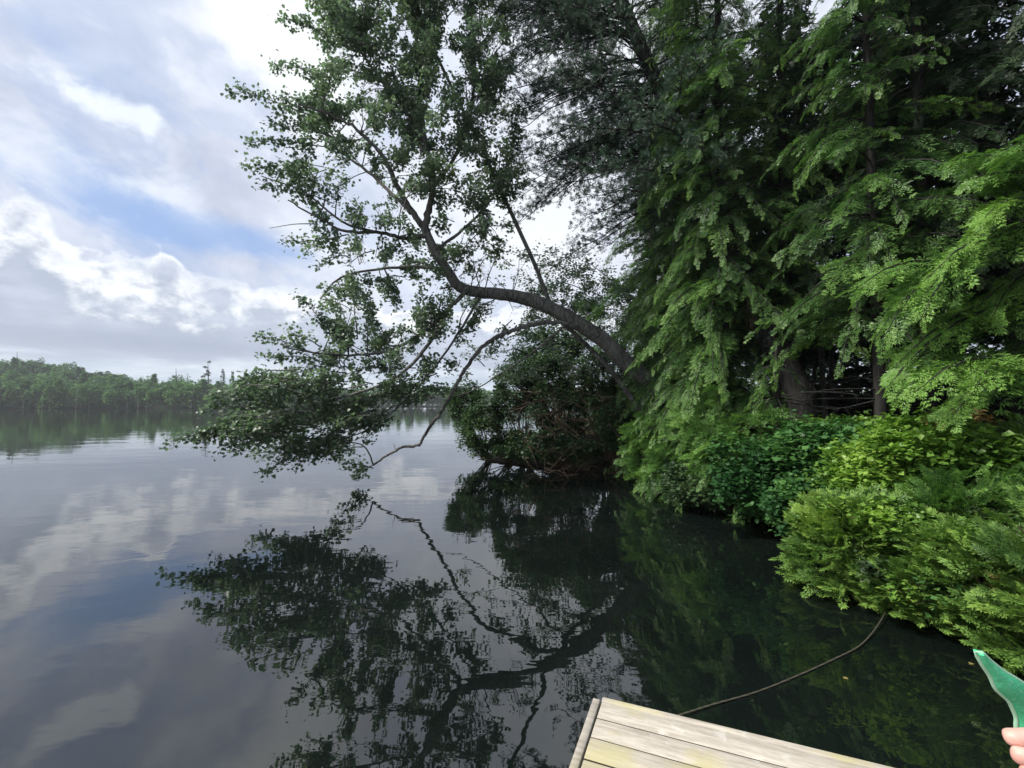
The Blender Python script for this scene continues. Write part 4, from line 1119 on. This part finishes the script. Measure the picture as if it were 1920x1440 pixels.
nrm = np.cross(pdp(*edgeR[5]) - pdp(*edgeL[0]), pdp(*edgeL[8]) - pdp(*edgeL[0])); nrm /= np.linalg.norm(nrm); nrm *= np.sign(nrm[1])
hold = empty('paddle', pdp(2005, 1510)); tag(hold, 'green plastic paddle held up by a hand in the lower right corner', 'paddle')
eL = smooth_path([pdp(*q) for q in edgeL], 4); eR = smooth_path([pdp(*q) for q in edgeR], 4); a = Acc(); K = 6
rows = [];
for l, r_ in zip(eL, eR):
    w = np.linspace(0, 1, K)[:, None]; c = l * (1 - w) + r_ * w
    bulge = np.sin(np.pi * w) * .004
    rows.append(np.vstack([c - nrm * (.002 + bulge), (c + nrm * (.002 + bulge))[::-1]]))
V = np.array(rows); n_ = 2 * K; V2 = V.reshape(-1, 3); nr = len(rows)
i = np.arange(nr - 1)[:, None] * n_; j = np.arange(n_)[None]; j2 = (j + 1) % n_
a.add(V2, np.stack([i + j, i + j2, i + n_ + j2, i + n_ + j], -1).reshape(-1, 4)); a.add(V2[:n_], [[0, 1, 10, 11], [1, 2, 9, 10], [2, 3, 8, 9], [3, 4, 7, 8], [4, 5, 6, 7]])
a.build('blade', M['green'], hold, smooth=True)
a = Acc(); loop = np.vstack([eR[::-1], eL]); tube(a, loop, .0024, 6); a.build('rim', M['greenedge'], hold, smooth=True)
a = Acc(); sh0 = (eL[-1] + eR[-1]) / 2; tube(a, [sh0 + [-.01, 0, .05], sh0, sh0 + [.05, -.10, -.22], sh0 + [.16, -.34, -.75]], [.012, .015, .015, .015], 12); a.build('shaft', M['green'], hold, smooth=True)

m, nt, o = mat('skin')
n1 = noise(objco(), 40, 4, .5); n2 = noise(objco(), 160, 3, .6)
b = principled(nt, mixc(sstep(n1, .35, .65), (0.52, 0.26, 0.21), (0.66, 0.40, 0.33)), .5, .4); b.inputs['Subsurface Weight'].default_value = .15; b.inputs['Subsurface Radius'].default_value = (.01, .004, .002)
bump(nt, n2, b, .25, .001); nt.links.new(b.outputs[0], o.inputs[0]); M['skin'] = m
m, nt, o = mat('nail'); b = principled(nt, (.80, .58, .52), .25, .5); nt.links.new(b.outputs[0], o.inputs[0]); M['nail'] = m


def hand():
    hd = .50
    def q(x, y, d): return P(x, y, d)
    V = []; E = []; Rr = []
    def add(p, r, prev=None):
        V.append(tuple(p)); Rr.append(r if isinstance(r, tuple) else (r, r))
        if prev is not None: E.append((prev, len(V) - 1))
        return len(V) - 1
    palm = q(2010, 1440, .51)
    wrist = q(2085, 1530, .44); elbow = np.array([.50, -.02, 1.22])
    k0 = add(palm, (.030, .020)); w0 = add(wrist, (.026, .022), k0); f0 = add(wrist * .5 + elbow * .5, .036, w0); add(elbow, .042, f0)
    # fingers: knuckle, two bends, tip (photo position, distance ahead)
    for pts, rs in [([(1975, 1395, .50), (1940, 1384, .485), (1905, 1384, .482), (1878, 1381, .49)], [.0105, .0098, .0092, .0085]),
                    ([(1980, 1425, .495), (1950, 1424, .472), (1920, 1420, .470), (1891, 1410, .478)], [.0105, .0098, .0090, .0083]),
                    ([(1988, 1455, .49), (1962, 1458, .465), (1935, 1455, .462), (1908, 1446, .470)], [.0102, .0093, .0086, .0080]),
                    ([(2000, 1482, .485), (1980, 1490, .462), (1958, 1490, .458), (1936, 1482, .465)], [.0090, .0084, .0078, .0070])]:
        prev = k0
        for (x, y, d), r in zip(pts, rs): prev = add(q(x, y, d), r, prev)
    prev = w0       # thumb behind the paddle, rooted at the side of the palm
    for (x, y, d), r in zip([(2050, 1440, .53), (2010, 1395, .575), (1975, 1372, .59)], [.015, .0115, .0095]): prev = add(q(x, y, d), r, prev)
    me = bpy.data.meshes.new('person'); base_ = np.array(V[3]); me.from_pydata([tuple(np.array(p) - base_) for p in V], E, [])
    ob_ = bpy.data.objects.new('person', me); ob_.location = tuple(base_); sc.collection.objects.link(ob_)
    mod = ob_.modifiers.new('skin', 'SKIN'); mod.use_smooth_shade = True; mod.branch_smoothing = .6
    for i_, sv in enumerate(me.skin_vertices[0].data): sv.radius = Rr[i_]; sv.use_root = (i_ == 0)
    sub = ob_.modifiers.new('subdivision', 'SUBSURF'); sub.levels = 2; sub.render_levels = 3
    me.materials.append(M['skin'])
    dg = bpy.context.evaluated_depsgraph_get(); baked = bpy.data.meshes.new_from_object(ob_.evaluated_get(dg)); ob_.modifiers.clear(); ob_.data = baked
    if not baked.materials: baked.materials.append(M['skin'])
    tag(ob_, 'bare hand of a person gripping the green paddle, fingers curled around its edge', 'person')
    return ob_


hand()
